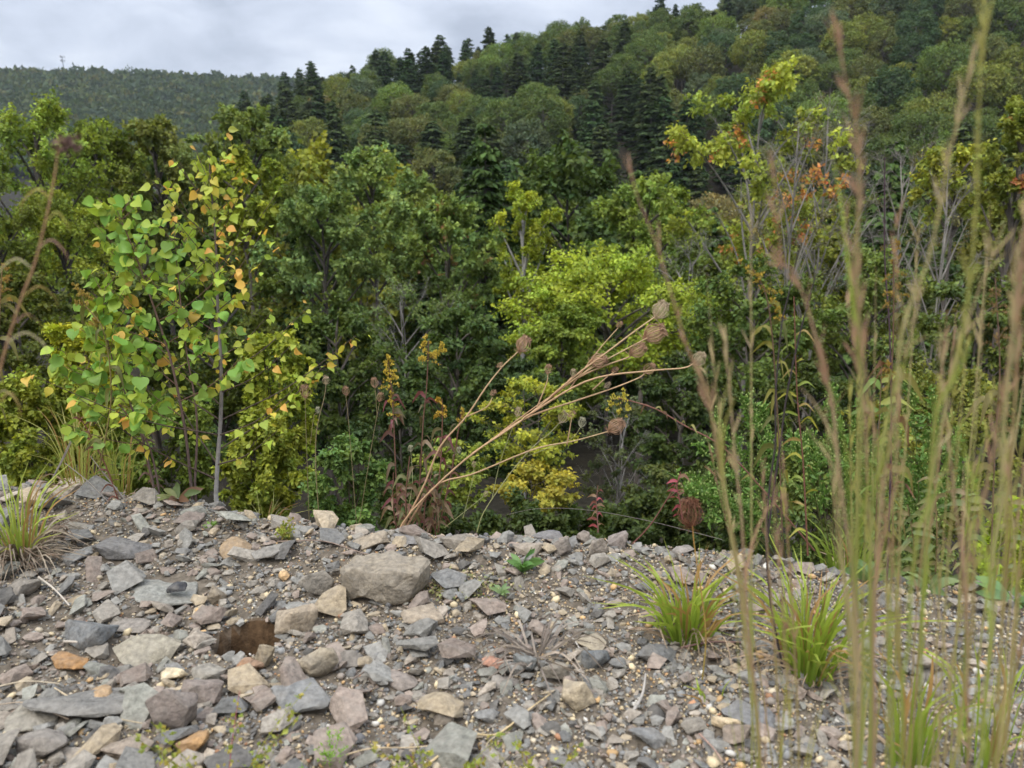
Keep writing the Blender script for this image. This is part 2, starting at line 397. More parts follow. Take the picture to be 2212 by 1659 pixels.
def gen_hill_decid(seed, rx=5.0, rz=5.5, h=17, nb=90, per=80, leaf=.46):
    global rng; rng = np.random.default_rng(seed)
    tr = Acc(); cr = Acc(); cz = h - rz
    tp = curve([[0, 0, -2], [U(-.3, .3), U(-.3, .3), h * .4], [0, 0, h * .85]], 6)
    tube(tr, tp, np.linspace(.24, .06, 6), 6, (.16, .14, .12))
    ctr = np.array([0, 0, cz])
    pts = []; 
    for i in range(nb):
        zf = -.75 + 1.72 * (i + .5) / nb; an = i * 2.39996 + U(-.3, .3); rr = math.sqrt(max(0, 1 - zf * zf))
        rr *= 1 if zf > 0 else (1 - .35 * zf * zf)
        pts.append(ctr + np.array([math.cos(an) * rr * rx, math.sin(an) * rr * rx, zf * rz]) * np.array([1, 1, 1]) * U(.72, 1.04))
    pts = np.array(pts); pts[:, 2] = ctr[2] + (pts[:, 2] - ctr[2]) * 1.0
    st = np.stack([np.zeros(nb), np.zeros(nb), np.clip(pts[:, 2] - U(1, 3.5, nb), h * .25, h * .8)], 1)
    prisms(tr, st, pts, .06, .02, (.17, .15, .13))
    idx = np.repeat(np.arange(nb), per); n = len(idx)
    off = rdir(n) * (U(.3, 1, n) ** .5)[:, None] * np.array([1.2, 1.2, .8]) * rx / 5 * U(.7, 1.2, nb)[idx][:, None]
    pos = pts[idx] + off
    nor = nrm(nrm(off) * .6 + nrm(pos - ctr) * .3 + np.array([0, 0, .5]) + rdir(n) * .6)
    tone = U(.8, 1.2, nb)[idx] * U(.8, 1.2, n); hue = U(-.1, .1, nb)[idx] + U(-.08, .08, n)
    C = np.stack([tone * (1 + hue), tone, tone * (1 - hue)], 1)
    leaves(cr, pos, rdir(n), nor, leaf * U(.6, 1.3, n), C)
    return tr.mesh('trunk', True), cr.mesh('crown', False), h, rx

def gen_hemlock(seed, h=19, R0=4.6, nw=50, leaf=.58, dens=1.7):
    global rng; rng = np.random.default_rng(seed)
    tr = Acc(); cr = Acc()
    tube(tr, [[0, 0, -2], [0, 0, h * .5], [U(-.1, .1), 0, h]], [.26, .16, .02], 6, (.13, .115, .10))
    A, B, Pp, Ax, Nn, Tn = [], [], [], [], [], []
    for i in range(nw):
        z = h * (.10 + .895 * (i / (nw - 1)) ** .93)
        t = 1 - z / h; rad = R0 * (t ** .62) * (1 if t < .75 else (1 - (t - .75) * 1.2)) + .12
        nbr = 6 if t > .15 else 4
        a0 = U(0, 6.28)
        for b in range(nbr):
            an = a0 + b * 2 * math.pi / nbr + U(-.35, .35); L = rad * U(.42, 1.2); z = z + U(-.5, .5)
            d = np.array([math.cos(an), math.sin(an), 0]); tone = U(.7, 1.25)
            p0 = np.array([0, 0, z]); p1 = p0 + d * L + np.array([0, 0, (-.20 + .16 * (t < .25) + U(-.16, .16)) * L])
            A.append(p0); B.append(p1)
            m = int((6 + 11 * L / R0) * dens)
            side = np.array([-d[1], d[0], 0])
            for k in range(m):
                f = .22 + .80 * (k + U(0, 1)) / m
                sgn = U(-1, 1); wdt = .42 * L * (1.15 - f)
                pos = p0 + (p1 - p0) * f + side * sgn * wdt + np.array([0, 0, U(-.12, .1) - .10 * abs(sgn)])
                Pp.append(pos); Ax.append(d * .8 + side * sgn * .8 + np.array([0, 0, -.42])); Nn.append(np.array([0, 0, 1.0]) + rng.normal(size=3) * .32); Tn.append(tone * U(.85, 1.15))
    prisms(tr, A, B, .035, .012, (.14, .125, .11))
    Pp = np.array(Pp); Tn = np.array(Tn); n = len(Pp)
    hue = U(-.08, .08, n)
    C = np.stack([Tn * (1 + hue), Tn, Tn * (1 - hue)], 1)
    leaves(cr, Pp, np.array(Ax), np.array(Nn), leaf * U(.7, 1.4, n), C)
    return tr.mesh('trunk', True), cr.mesh('crown', False), h, R0

def place_tree(name, proto, loc, sxy, sz, rot, col, label, cat, group=None, mat=None, barkcol=(1, 1, 1)):
    far = loc[1] > 90
    k_ = .86 if far else 1.06
    col = (col[0] * (1.06 if far else 1.38) * k_, col[1] * (1.2 if far else 1.48) * k_, col[2] * 1.3)
    e = empty(name, loc, label, cat, group)
    e.scale = (sxy, sxy, sz); e.rotation_euler = (0, 0, rot)
    tm, cm = proto[0], proto[1]
    t = link('trunk', tm, e); t.color = (*barkcol, 1)
    if not tm.materials: tm.materials.append(M_BARK)
    if len(cm.polygons):
        c = link('crown', cm, e); c.color = (*col, 1)
        if not cm.materials: cm.materials.append(mat or M_LEAF)
    return e

# --- the wooded hillside
HD = [gen_hill_decid(100, 5.0, 5.2), gen_hill_decid(101, 5.6, 4.6), gen_hill_decid(102, 4.4, 6.0), gen_hill_decid(103, 5.2, 5.0, nb=110, per=60, leaf=.44), gen_hill_decid(104, 4.8, 5.6, nb=60, per=110, leaf=.48)]
HV = [gen_hemlock(115, 19, 4.4, 56, .46, 2.2), gen_hemlock(116, 19, 3.9, 60, .42, 2.4)]
HE = [gen_hemlock(110), gen_hemlock(111, 19, 3.9), gen_hemlock(112, 19, 4.8, 40), gen_hemlock(113, 19, 4.0, 50)]
DEC = [('green', (.135, .165, .034)), ('yellow-green', (.235, .235, .040)), ('olive', (.170, .165, .040)), ('deep green', (.085, .120, .038)),
       ('grey-green', (.130, .152, .060)), ('bronze', (.27, .20, .060)), ('bright green', (.18, .225, .040))]
def colname(px):
    for lim, s in ((640, 'far left'), (820, 'left'), (1000, 'left of centre'), (1180, 'above slender birch'), (1360, 'above golden maple'),
                   (1560, 'left of orange maple'), (1800, 'behind orange maple'), (2020, 'behind bare trees'), (9999, 'far right')):
        if px < lim: return s
def rowname(py, sky_):
    if sky_: return 'on the skyline of the hill'
    for lim, s in ((130, 'high on the hill'), (230, 'on the upper hillside'), (330, 'on the middle hillside'), (420, 'on the lower hillside'), (9999, 'at the foot of the hill')):
        if py < lim: return s
hill = []
r2 = np.random.default_rng(42)
yv = 96.0
while yv < 266:
    step = 7.8 if yv < 180 else 8.6
    x0 = -.66 * yv - 6; xv = x0 + r2.uniform(0, step)
    while xv < .70 * yv + 8:
        x = xv + r2.uniform(-2.6, 2.6); y = yv + r2.uniform(-3, 3)
        xv += step * r2.uniform(.85, 1.15)
        z = float(tz(x, y))
        if z < -12.0 and y > 160: continue
        px, py = to_px((x, y, z + 17))
        if px < 480 or px > 2290 or py < -330 or (px < 560 and py < 195): continue
        hill.append((x, y, z, px, py))
    yv += step * .88
# drop trees wholly hidden behind nearer crowns
hill.sort(key=lambda t: t[1])
buf = np.full(260, 1e9); keep = []
for t in hill:
    x, y, z, px, py = t
    c = int(np.clip(px / 10, 0, 259)); wpx = int(max(1, 3.0 * FPX / y / 10)); a, b = max(0, c - wpx), min(260, c + wpx + 1)
    if py > buf[a:b].max() + 14: continue
    if py < -150 and buf[a:b].max() < -60: continue
    seg = buf[a:b]; hump = py + np.abs(np.arange(a, b) - c) * 2.5
    buf[a:b] = np.minimum(seg, hump); keep.append(t)
skyl = buf.copy()
for x, y, z, px, py in keep:
    c = int(np.clip(px / 10, 0, 259)); onsky = py <= skyl[c] + 14 and px < 1600
    low = (py - 60 - (1500 - px) * .0) / 400
    ph = .24 + .60 * np.clip((py - 150) / 190, 0, 1) - .34 * (px > 1650) + .05 * onsky + .25 * (px < 720)
    clus = vnoise(x / 22., y / 22., 77)
    if clus < ph * .95 and r2.random() < .9 or (onsky and r2.random() < .25):
        pr = HE[r2.integers(len(HE))]; s = r2.uniform(.54, .90)
        v = r2.uniform(.8, 1.2); warm = r2.uniform(.85, 1.2)
        col = (.070 * v * warm, .094 * v, .028 * v)
        tone = 'dark' if v * (1 + warm) < 2.02 else 'mid green'
        place_tree('hemlock_tree', pr, (x, y, z), s * r2.uniform(1.0, 1.4), s, r2.uniform(0, 6.28), col,
                   f'{tone} pointed hemlock {rowname(py, onsky)}, {colname(px)}', 'tree', f'{tone} hemlocks {rowname(py, onsky)} {colname(px)}', M_NEEDLE)
    else:
        pr = HD[r2.integers(len(HD))]; s = r2.uniform(.54, .84)
        wts = [.30, .17, .18, .15, .10, .01, .09]
        nm, col = DEC[r2.choice(len(DEC), p=wts)]
        v = r2.uniform(.88, 1.15)
        place_tree('broadleaf_tree', pr, (x, y, z), s * r2.uniform(.9, 1.1), s * r2.uniform(.92, 1.08), r2.uniform(0, 6.28), tuple(c * v for c in col),
                   f'{nm} round-crowned tree {rowname(py, onsky)}, {colname(px)}', 'tree', f'{nm} broadleaf trees {rowname(py, onsky)} {colname(px)}')
print('hill trees', len(keep))

# --- the far hill: one mass of woods
def far_woods():
    global rng; rng = np.random.default_rng(500)
    a = Acc(); n = 5200
    y = U(520, 935, n); x = U(-.70, -.12, n) * y
    z = tz(x, y); r = U(3.6, 7.5, n); hh = U(9, 14, n) + (U(0, 1, n) < .04) * 3
    per = 20; idx = np.repeat(np.arange(n), per); m = len(idx)
    d = rdir(m); d[:, 2] = np.abs(d[:, 2]) * 1.1 - .15
    pos = np.stack([x, y, z + hh - r * .75], 1)[idx] + d * r[idx][:, None] * U(.75, 1.05, m)[:, None] * np.array([1, 1, .8])
    nor = nrm(d + rdir(m) * .35)
    base = np.array([[.065, .10, .030], [.095, .12, .032], [.05, .08, .032], [.13, .13, .035], [.075, .105, .045]])[rng.choice(5, n, p=[.34, .24, .24, .08, .10])]
    C = base[idx] * U(.88, 1.1, m)[:, None]
    leaves(a, pos, rdir(m), nor, r[idx] * U(.5, .95, m), C)
    return a.mesh('far_woods')
fw = link('far_woods', far_woods(), mat=M_LEAF); tag(fw, 'blue-green wooded ridge far off at the left', 'woods', kind='stuff')

# radio mast on the far ridge
def mast():
    p = P(136, 137, 915); zb = float(tz(p[0], 915))
    top = P(137, 122, 915)[2]
    e = empty('radio_mast', (p[0], 915, zb), 'thin grey radio mast on the far ridge', 'mast')
    a = Acc(); tube(a, [[0, 0, -2], [0, 0, top - zb]], [.55, .4], 6, (.30, .31, .33)); link('pole', a.mesh('pole', True), e, M_STEM)
    for dz, w_ in ((0.3, 2.2), (4.2, 1.9)):
        a = Acc()
        for k in range(3):
            an = k * 2.094 + .3; d = np.array([math.cos(an), math.sin(an), 0])
            tube(a, [np.array([0, 0, top - zb - dz]), d * w_ + [0, 0, top - zb - dz]], .14, 4, (.3, .31, .33))
            s = np.array([-d[1], d[0], 0])
            for g in (-.9, 0, .9):
                c = d * w_ + s * g + np.array([0, 0, top - zb - dz])
                tube(a, [c - [0, 0, 1.0], c + [0, 0, 1.0]], .3, 4, (.42, .43, .45))
        link('antenna', a.mesh('antenna'), e, M_STEM)
mast()

# --- nearer trees on the slope and in the valley
STY = {
 'maple':  dict(n1=16, n2=7, n3=5, nl=22, leaf=.0058, clump=.60, upright=.55),
 'oak':    dict(n1=18, n2=7, n3=5, nl=23, leaf=.0058, clump=.55, upright=.45, bark=(.075, .065, .055)),
 'locust': dict(n1=20, n2=7, n3=5, nl=23, leaf=.0050, clump=.65, upright=.9, low=-.75, bark=(.07, .06, .05)),
 'birch':  dict(n1=18, n2=6, n3=5, nl=28, leaf=.0044, clump=.9, upright=1.1, low=-.8, bark=(.36, .34, .31)),
 'layer':  dict(n1=24, n2=8, n3=5, nl=22, leaf=.0058, flat=.5, upright=.3, clump=.75, low=-.6),
 'under':  dict(n1=20, n2=7, n3=5, nl=7, leaf=.0066, bare=.12, flat=.9, upright=.25, clump=.85, low=-.85, stems=2),
 'orange': dict(n1=17, n2=7, n3=5, nl=26, leaf=.0066, orange=.15, bare=.30, upright=.8, bark=(.24, .22, .19), low=-.7, twigtone=.8, trk=.0075),
 'spot':   dict(n1=16, n2=7, n3=5, nl=27, leaf=.0060, orange=.06, bare=.06, upright=.7),
 'bare':   dict(n1=20, n2=9, n3=7, nl=8, leaf=.004, bare=.92, upright=1.3, bark=(.27, .245, .21), low=-.7, trk=.0052),
 'bare2':  dict(n1=16, n2=8, n3=7, nl=10, leaf=.005, bare=.75, upright=.6, bark=(.22, .20, .18), low=-.8, stems=2),
 'shrub':  dict(n1=24, n2=7, n3=5, nl=15, leaf=.0078, stems=4, low=-.9, upright=.9, clump=.9, bark=(.09, .07, .055)),
 'shrub2': dict(n1=22, n2=7, n3=5, nl=15, leaf=.0078, stems=5, low=-.95, upright=1.1, clump=.9, bark=(.12, .08, .06)),
 'dark':   dict(n1=20, n2=7, n3=5, nl=19, leaf=.0068, low=-.9, upright=.5, flat=.45, clump=.75),
}
_seed = [1000]
def mid(name, sty, px, pytop, pybot, Y, wpx, col, label, cat='tree', rot=None, **kw):
    top = P(px, pytop, Y); bot = P(px, pybot, Y); x = top[0]
    zb = float(tz(x, Y)) if Y > 2.6 else float(gh(x, Y))
    rz = (top[2] - bot[2]) / 2; cz = (top[2] + bot[2]) / 2 - zb; h = top[2] - zb
    rx = wpx / 2 * Y / FPX * .84; rz = max(rz - .20 * rx, .5 * rz); cz = cz - .08 * rx
    d = dict(STY[sty]); d.update(kw); _seed[0] += 1; d['leaf'] = d['leaf'] * max(Y, 2.6) * .88
    d.setdefault('trunk_r', h * d.pop('trk', .0115 if d.get('stems', 1) == 1 else .0065))
    pr = gen_tree(_seed[0], h, rx, rz, max(cz, rz * .95), **d)
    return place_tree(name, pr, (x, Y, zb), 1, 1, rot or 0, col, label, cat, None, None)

mid('locust_tree', 'locust', 60, 180, 560, 22, 330, (.200, .240, .044), 'tall yellow-green feathery tree at the left edge of the photo')
mid('locust_tree', 'locust', 195, 232, 560, 27, 240, (.125, .150, .028), 'olive feathery tree just right of the leftmost tall tree')
mid('locust_tree', 'locust', -60, 330, 720, 15, 300, (.125, .145, .026), 'dim olive tree cut by the left edge below the tallest one')
mid('locust_tree', 'locust', 120, 410, 760, 16, 320, (.200, .220, .034), 'yellow-green leafy tree behind the brown curled stalk at left')
mid('oak_tree', 'oak', 325, 230, 560, 28, 270, (.155, .165, .050), 'olive oak with dark forked limbs above the birch sapling')
mid('oak_tree', 'oak', 525, 212, 520, 31, 250, (.160, .190, .055), 'grey-green oak in front of the hemlocks right of the sapling')
mid('maple_tree', 'maple', 520, 310, 570, 22, 180, (.210, .230, .032), 'small yellow-green maple close behind the birch sapling top')
mid('oak_tree', 'oak', 800, 310, 620, 25, 300, (.185, .225, .075), 'large grey-green oak with pale leaf undersides left of centre')
mid('oak_tree', 'oak', 690, 380, 700, 19, 310, (.135, .175, .060), 'broad dark oak left of centre under the paler oak')
mid('maple_tree', 'spot', 965, 405, 680, 22, 240, (.150, .190, .055), 'green maple left of the birch with an orange spray near its top')
mid('birch_tree', 'birch', 1130, 390, 680, 27, 170, (.250, .270, .034), 'slender yellow-green birch standing at centre before the hemlocks')
mid('maple_tree', 'layer', 1320, 512, 800, 15, 500, (.265, .300, .040), 'glowing golden-green maple right of centre')
mid('maple_tree', 'layer', 1215, 650, 900, 13, 240, (.150, .185, .034), 'smaller golden-green maple left below the glowing maple')
mid('maple_tree', 'orange', 1650, 120, 560, 19, 430, (.275, .295, .060), 'tall half-bare maple with orange leaf sprays and grey limbs')
mid('maple_tree', 'maple', 1400, 370, 640, 21, 250, (.175, .220, .050), 'green maple standing left of the orange one')
mid('dead_tree', 'bare', 1800, 165, 640, 21, 340, (.10, .09, .06), 'bare grey tree with upswept twigs right of the orange maple')
mid('dead_tree', 'bare', 1965, 265, 700, 18, 260, (.12, .10, .05), 'bare grey tree with pale trunk behind the tall grass')
mid('dead_tree', 'bare2', 1490, 470, 800, 17, 330, (.12, .15, .05), 'leaning bare grey tree below the green maple at right', bark=(.27, .25, .22))
mid('dead_tree', 'bare', 1730, 215, 620, 17, 260, (.14, .12, .06), 'bare grey tree with fine twigs in front of the orange maple')
mid('dead_tree', 'bare', 2060, 330, 760, 13, 230, (.14, .12, .06), 'bare grey tree among the mustard leaves at right')
mid('maple_tree', 'maple', 2080, 300, 470, 16, 200, (.265, .265, .050), 'mustard-leaved maple behind the tall grass at right', nl=12)
mid('maple_tree', 'spot', 2225, 190, 560, 14, 180, (.190, .205, .046), 'yellowing maple cut by the right edge of the photo')
mid('maple_tree', 'maple', 1900, 520, 860, 14, 330, (.150, .175, .046), 'dull green maple low behind the tall grass')
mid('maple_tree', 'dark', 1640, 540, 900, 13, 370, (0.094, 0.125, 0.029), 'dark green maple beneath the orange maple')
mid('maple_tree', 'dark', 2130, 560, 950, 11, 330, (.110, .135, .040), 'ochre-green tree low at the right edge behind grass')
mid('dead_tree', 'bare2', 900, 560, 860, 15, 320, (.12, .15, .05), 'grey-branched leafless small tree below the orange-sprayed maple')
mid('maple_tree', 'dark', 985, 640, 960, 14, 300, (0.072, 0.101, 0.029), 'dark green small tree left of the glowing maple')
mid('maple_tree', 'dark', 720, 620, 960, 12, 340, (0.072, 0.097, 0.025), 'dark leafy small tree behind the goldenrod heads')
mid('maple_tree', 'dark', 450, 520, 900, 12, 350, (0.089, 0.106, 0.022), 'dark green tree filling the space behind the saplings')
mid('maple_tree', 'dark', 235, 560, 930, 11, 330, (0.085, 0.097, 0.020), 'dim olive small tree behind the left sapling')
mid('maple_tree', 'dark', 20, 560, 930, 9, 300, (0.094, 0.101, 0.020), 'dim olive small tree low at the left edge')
mid('maple_tree', 'dark', 1120, 760, 1050, 11, 300, (0.042, 0.061, 0.019), 'shadowy green small tree behind the leaning carrot stems')  # understory shade is put into the crown colours, down to the budding-aster tree
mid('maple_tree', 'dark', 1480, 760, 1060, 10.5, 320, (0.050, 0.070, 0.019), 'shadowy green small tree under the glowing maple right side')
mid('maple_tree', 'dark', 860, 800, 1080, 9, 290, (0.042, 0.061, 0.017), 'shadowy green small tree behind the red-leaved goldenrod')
mid('maple_tree', 'dark', 1760, 780, 1080, 9.5, 320, (0.056, 0.070, 0.017), 'green small tree behind the budding aster')
mid('understory_tree', 'under', 1150, 790, 1010, 7.5, 260, (.290, .285, .042), 'yellow-leaved understory tree at centre behind the carrot stems')
mid('understory_tree', 'under', 1160, 990, 1100, 6.8, 220, (.310, .255, .042), 'low golden-leaved branch tree at centre near the bank edge')
mid('understory_tree', 'under', 985, 930, 1090, 6.5, 190, (.215, .235, .042), 'yellow-green understory sapling left of the golden one')
mid('understory_tree', 'under', 1440, 990, 1170, 8, 230, (.075, .085, .024), 'dull green understory tree in the dark hollow at right of centre', nl=8)
mid('bare_shrub', 'bare2', 1330, 830, 1100, 8.5, 230, (.08, .09, .04), 'grey bare shrub with many fine stems in the dark hollow', 'shrub', bark=(.26, .24, .22))
mid('shrub', 'shrub', 150, 675, 1010, 4.6, 190, (.300, .290, .030), 'yellow-green shrub left of the saplings', 'shrub')
mid('shrub', 'shrub', 50, 800, 1090, 4.2, 240, (.190, .200, .030), 'olive shrub at the left edge behind the grass tuft', 'shrub')
mid('shrub', 'shrub', 600, 690, 1000, 4.8, 190, (.220, .235, .032), 'yellow-green shrub right behind the birch sapling', 'shrub')
mid('shrub', 'shrub', 330, 850, 1100, 4.4, 320, (.120, .150, .030), 'green shrub behind the base of the saplings', 'shrub')
mid('shrub', 'shrub', 560, 890, 1120, 3.9, 200, (.190, .200, .030), 'low olive shrub right of the birch sapling trunk', 'shrub')
mid('shrub', 'shrub2', 740, 930, 1170, 3.0, 190, (.105, .155, .045), 'small blue-green leafy bush at the bank edge below the goldenrod', 'shrub')
mid('shrub', 'shrub2', 1790, 930, 1200, 4.2, 290, (.120, .150, .042), 'green shrub behind the aster at right', 'shrub')
mid('shrub', 'shrub', 2040, 760, 1130, 4.6, 320, (.170, .170, .040), 'olive brown shrub behind the tall grass at far right', 'shrub', nl=11)
mid('shrub', 'shrub', 2200, 1060, 1270, 2.7, 150, (.300, .360, .030), 'bright yellow-green bush at the right edge low down', 'shrub')
mid('shrub', 'shrub2', 1960, 1050, 1260, 2.9, 250, (.140, .175, .058), 'pale green shrub low behind the tall grass', 'shrub')
mid('shrub', 'shrub', 1560, 1010, 1220, 6, 260, (.055, .072, .020), 'dark shrub in the hollow behind the middle grass tuft', 'shrub')  # gloom of the hollow is painted into the leaf colours of these last shrubs
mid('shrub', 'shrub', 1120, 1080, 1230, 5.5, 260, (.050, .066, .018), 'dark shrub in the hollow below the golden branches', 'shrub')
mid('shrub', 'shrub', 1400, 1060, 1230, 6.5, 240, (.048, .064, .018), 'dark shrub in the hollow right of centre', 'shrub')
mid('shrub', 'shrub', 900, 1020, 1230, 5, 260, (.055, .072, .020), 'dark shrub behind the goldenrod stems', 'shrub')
mid('shrub', 'shrub', 1270, 1090, 1200, 7, 250, (.06, .08, .020), 'green low shrub just over the bank edge at centre', 'shrub')
VOAK = gen_tree(3, 12, 3.8, 4.2, 7.6, **dict(STY['oak'], leaf=.26)); VMAP = gen_tree(4, 12, 3.6, 4.4, 7.4, **dict(STY['maple'], leaf=.26))
r3 = np.random.default_rng(9)
# valley trees between the bank and the hill
n_v = 0
for yv in (36, 44, 54, 66, 78):
    for px in np.arange(330, 2330, 150 if yv < 50 else 135):
        x = (px + r3.uniform(-40, 40) - 1106) / FPX * yv * 1.03; y = yv + r3.uniform(-3, 3); z = float(tz(x, y))
        p1 = to_px((x, y, z + 12)); cn = colname(p1[0])
        if r3.random() < .5:
            s = r3.uniform(.56, .74); v = r3.uniform(.8, 1.2)
            place_tree('hemlock_tree', HV[r3.integers(2)], (x, y, z), s * .9, s, r3.uniform(0, 6), (.058 * v, .088 * v, .030 * v),
                       f'dark hemlock in the valley below the hill, {cn}', 'tree', 'valley hemlocks ' + cn, M_NEEDLE)
        else:
            nm, col = DEC[r3.choice(5)]; s = r3.uniform(.9, 1.15)
            place_tree('broadleaf_tree', [VOAK, VMAP][r3.integers(2)], (x, y, z), s, s * r3.uniform(.85, 1.05), r3.uniform(0, 6), tuple(c * .85 for c in col),
                       f'{nm} leafy tree in the valley below the hill, {cn}', 'tree', nm + ' valley trees ' + cn)


# ------------------------------------------------------------------ stones
def hull_pts(seed, dims, npts=14, k=3.2, low=.78):
    r = np.random.default_rng(seed); d = r.normal(size=(npts, 3)); d /= (np.sum(np.abs(d) ** k, 1) ** (1 / k))[:, None]
    return d * np.array(dims) / 2 * r.uniform(low, 1.0, (npts, 1))
def hull(seed, dims, npts=14, k=3.2):
    bm = bmesh.new()
    if k > 8:   # squared block: jittered box corners and a broken top edge
        r = np.random.default_rng(seed); c = np.array([[a, b, d] for a in (-1, -.25, .35, 1) for b in (-1, 1) for d in (-1, 1)], float) / 2
        c = c * r.uniform(.60, 1.0, c.shape); c[:, 2] += np.where(c[:, 2] > 0, .22 * c[:, 0], 0); q = c * np.array(dims)
    else: q = hull_pts(seed, dims, npts, k)
    for p in q: bm.verts.new(p)
    res = bmesh.ops.convex_hull(bm, input=bm.verts)
    bmesh.ops.delete(bm, geom=[v for v in bm.verts if not v.link_faces], context='VERTS')
    bmesh.ops.triangulate(bm, faces=bm.faces)
    return bm
def proto_arrays(seed, dims, npts, k):
    bm = hull(seed, dims, npts, k); bm.verts.index_update()
    V = np.array([v.co[:] for v in bm.verts]); F = np.array([[v.index for v in f.verts] for f in bm.faces]); bm.free(); return V, F
CH = [proto_arrays(3000 + i, (1, r_, h_), n_, 3.4) for i, (r_, h_, n_) in enumerate([(.8, .35, 12), (.7, .5, 12), (.9, .45, 13), (.6, .3, 11), (.75, .6, 13), (.85, .25, 12), (.65, .42, 12), (.8, .55, 14), (.95, .38, 13), (.55, .45, 11)])]
def ico():
    bm = bmesh.new(); bmesh.ops.create_icosphere(bm, subdivisions=1, radius=.5); V = np.array([v.co[:] for v in bm.verts]); bm.verts.index_update()
    F = np.array([[v.index for v in f.verts] for f in bm.faces]); bm.free(); return V, F
IV, IF = ico()
PB = [(IV * np.array([1, a_, b_]) * np.random.default_rng(60 + i).uniform(.82, 1.14, (12, 1)), IF) for i, (a_, b_) in enumerate([(.8, .6), (.7, .7), (.9, .55), (.65, .5), (.85, .75), (.75, .6)])]
OV = np.array([[1, 0, 0], [0, 1, 0], [-1, 0, 0], [0, -1, 0], [0, 0, 1], [0, 0, -1]]) * .55; OFc = np.array([[0, 1, 4], [1, 2, 4], [2, 3, 4], [3, 0, 4], [1, 0, 5], [2, 1, 5], [3, 2, 5], [0, 3, 5]])
PO = [(OV * np.array([1, a_, b_]) * np.random.default_rng(80 + i).uniform(.75, 1.2, (6, 1)), OFc) for i, (a_, b_) in enumerate([(.8, .6), (.7, .7), (.95, .6), (.65, .5), (.85, .75), (.75, .6)])]
PAL = np.array([[.215, .215, .205], [.270, .250, .220], [.255, .210, .182], [.360, .300, .215], [.100, .098, .096], [.165, .168, .168], [.235, .240, .215], [.33, .29, .245]])
PAL = PAL * np.array([1.11, 1.06, .98])
PALP = [.23, .17, .18, .10, .08, .10, .08, .06]
PEBP = np.array([[.62, .50, .31], [.56, .36, .17], [.24, .235, .22], [.68, .64, .56], [.50, .42, .30], [.16, .155, .15], [.33, .28, .23], [.42, .22, .12]])
def rotm(yaw, tilt, roll):
    c, s_ = np.cos(yaw), np.sin(yaw); ct, st = np.cos(tilt), np.sin(tilt); cr, sr = np.cos(roll), np.sin(roll)
    o = np.zeros_like(c); e_ = np.ones_like(c)
    Rz = np.stack([np.stack([c, -s_, o], -1), np.stack([s_, c, o], -1), np.stack([o, o, e_], -1)], -2)
    Rx = np.stack([np.stack([e_, o, o], -1), np.stack([o, ct, -st], -1), np.stack([o, st, ct], -1)], -2)
    Ry = np.stack([np.stack([cr, o, sr], -1), np.stack([o, e_, o], -1), np.stack([-sr, o, cr], -1)], -2)
    return Rz @ Rx @ Ry
def field(n, seed):
    r = np.random.default_rng(seed); xs_, ys_ = [], []
    y = r.uniform(.78, 2.2, n * 3); x = r.uniform(-1, 1, n * 3) * (.70 * y + .30)
    ok = (y < yedge(x) + .22) & (x > -2.2) & (x < 2.2)
    return x[ok][:n], y[ok][:n], r
def near_hole(x, y, m=1.15):
    return ((x - HOLE[0]) / HOLE[2]) ** 2 + ((y - HOLE[1]) / HOLE[3]) ** 2 < m * m

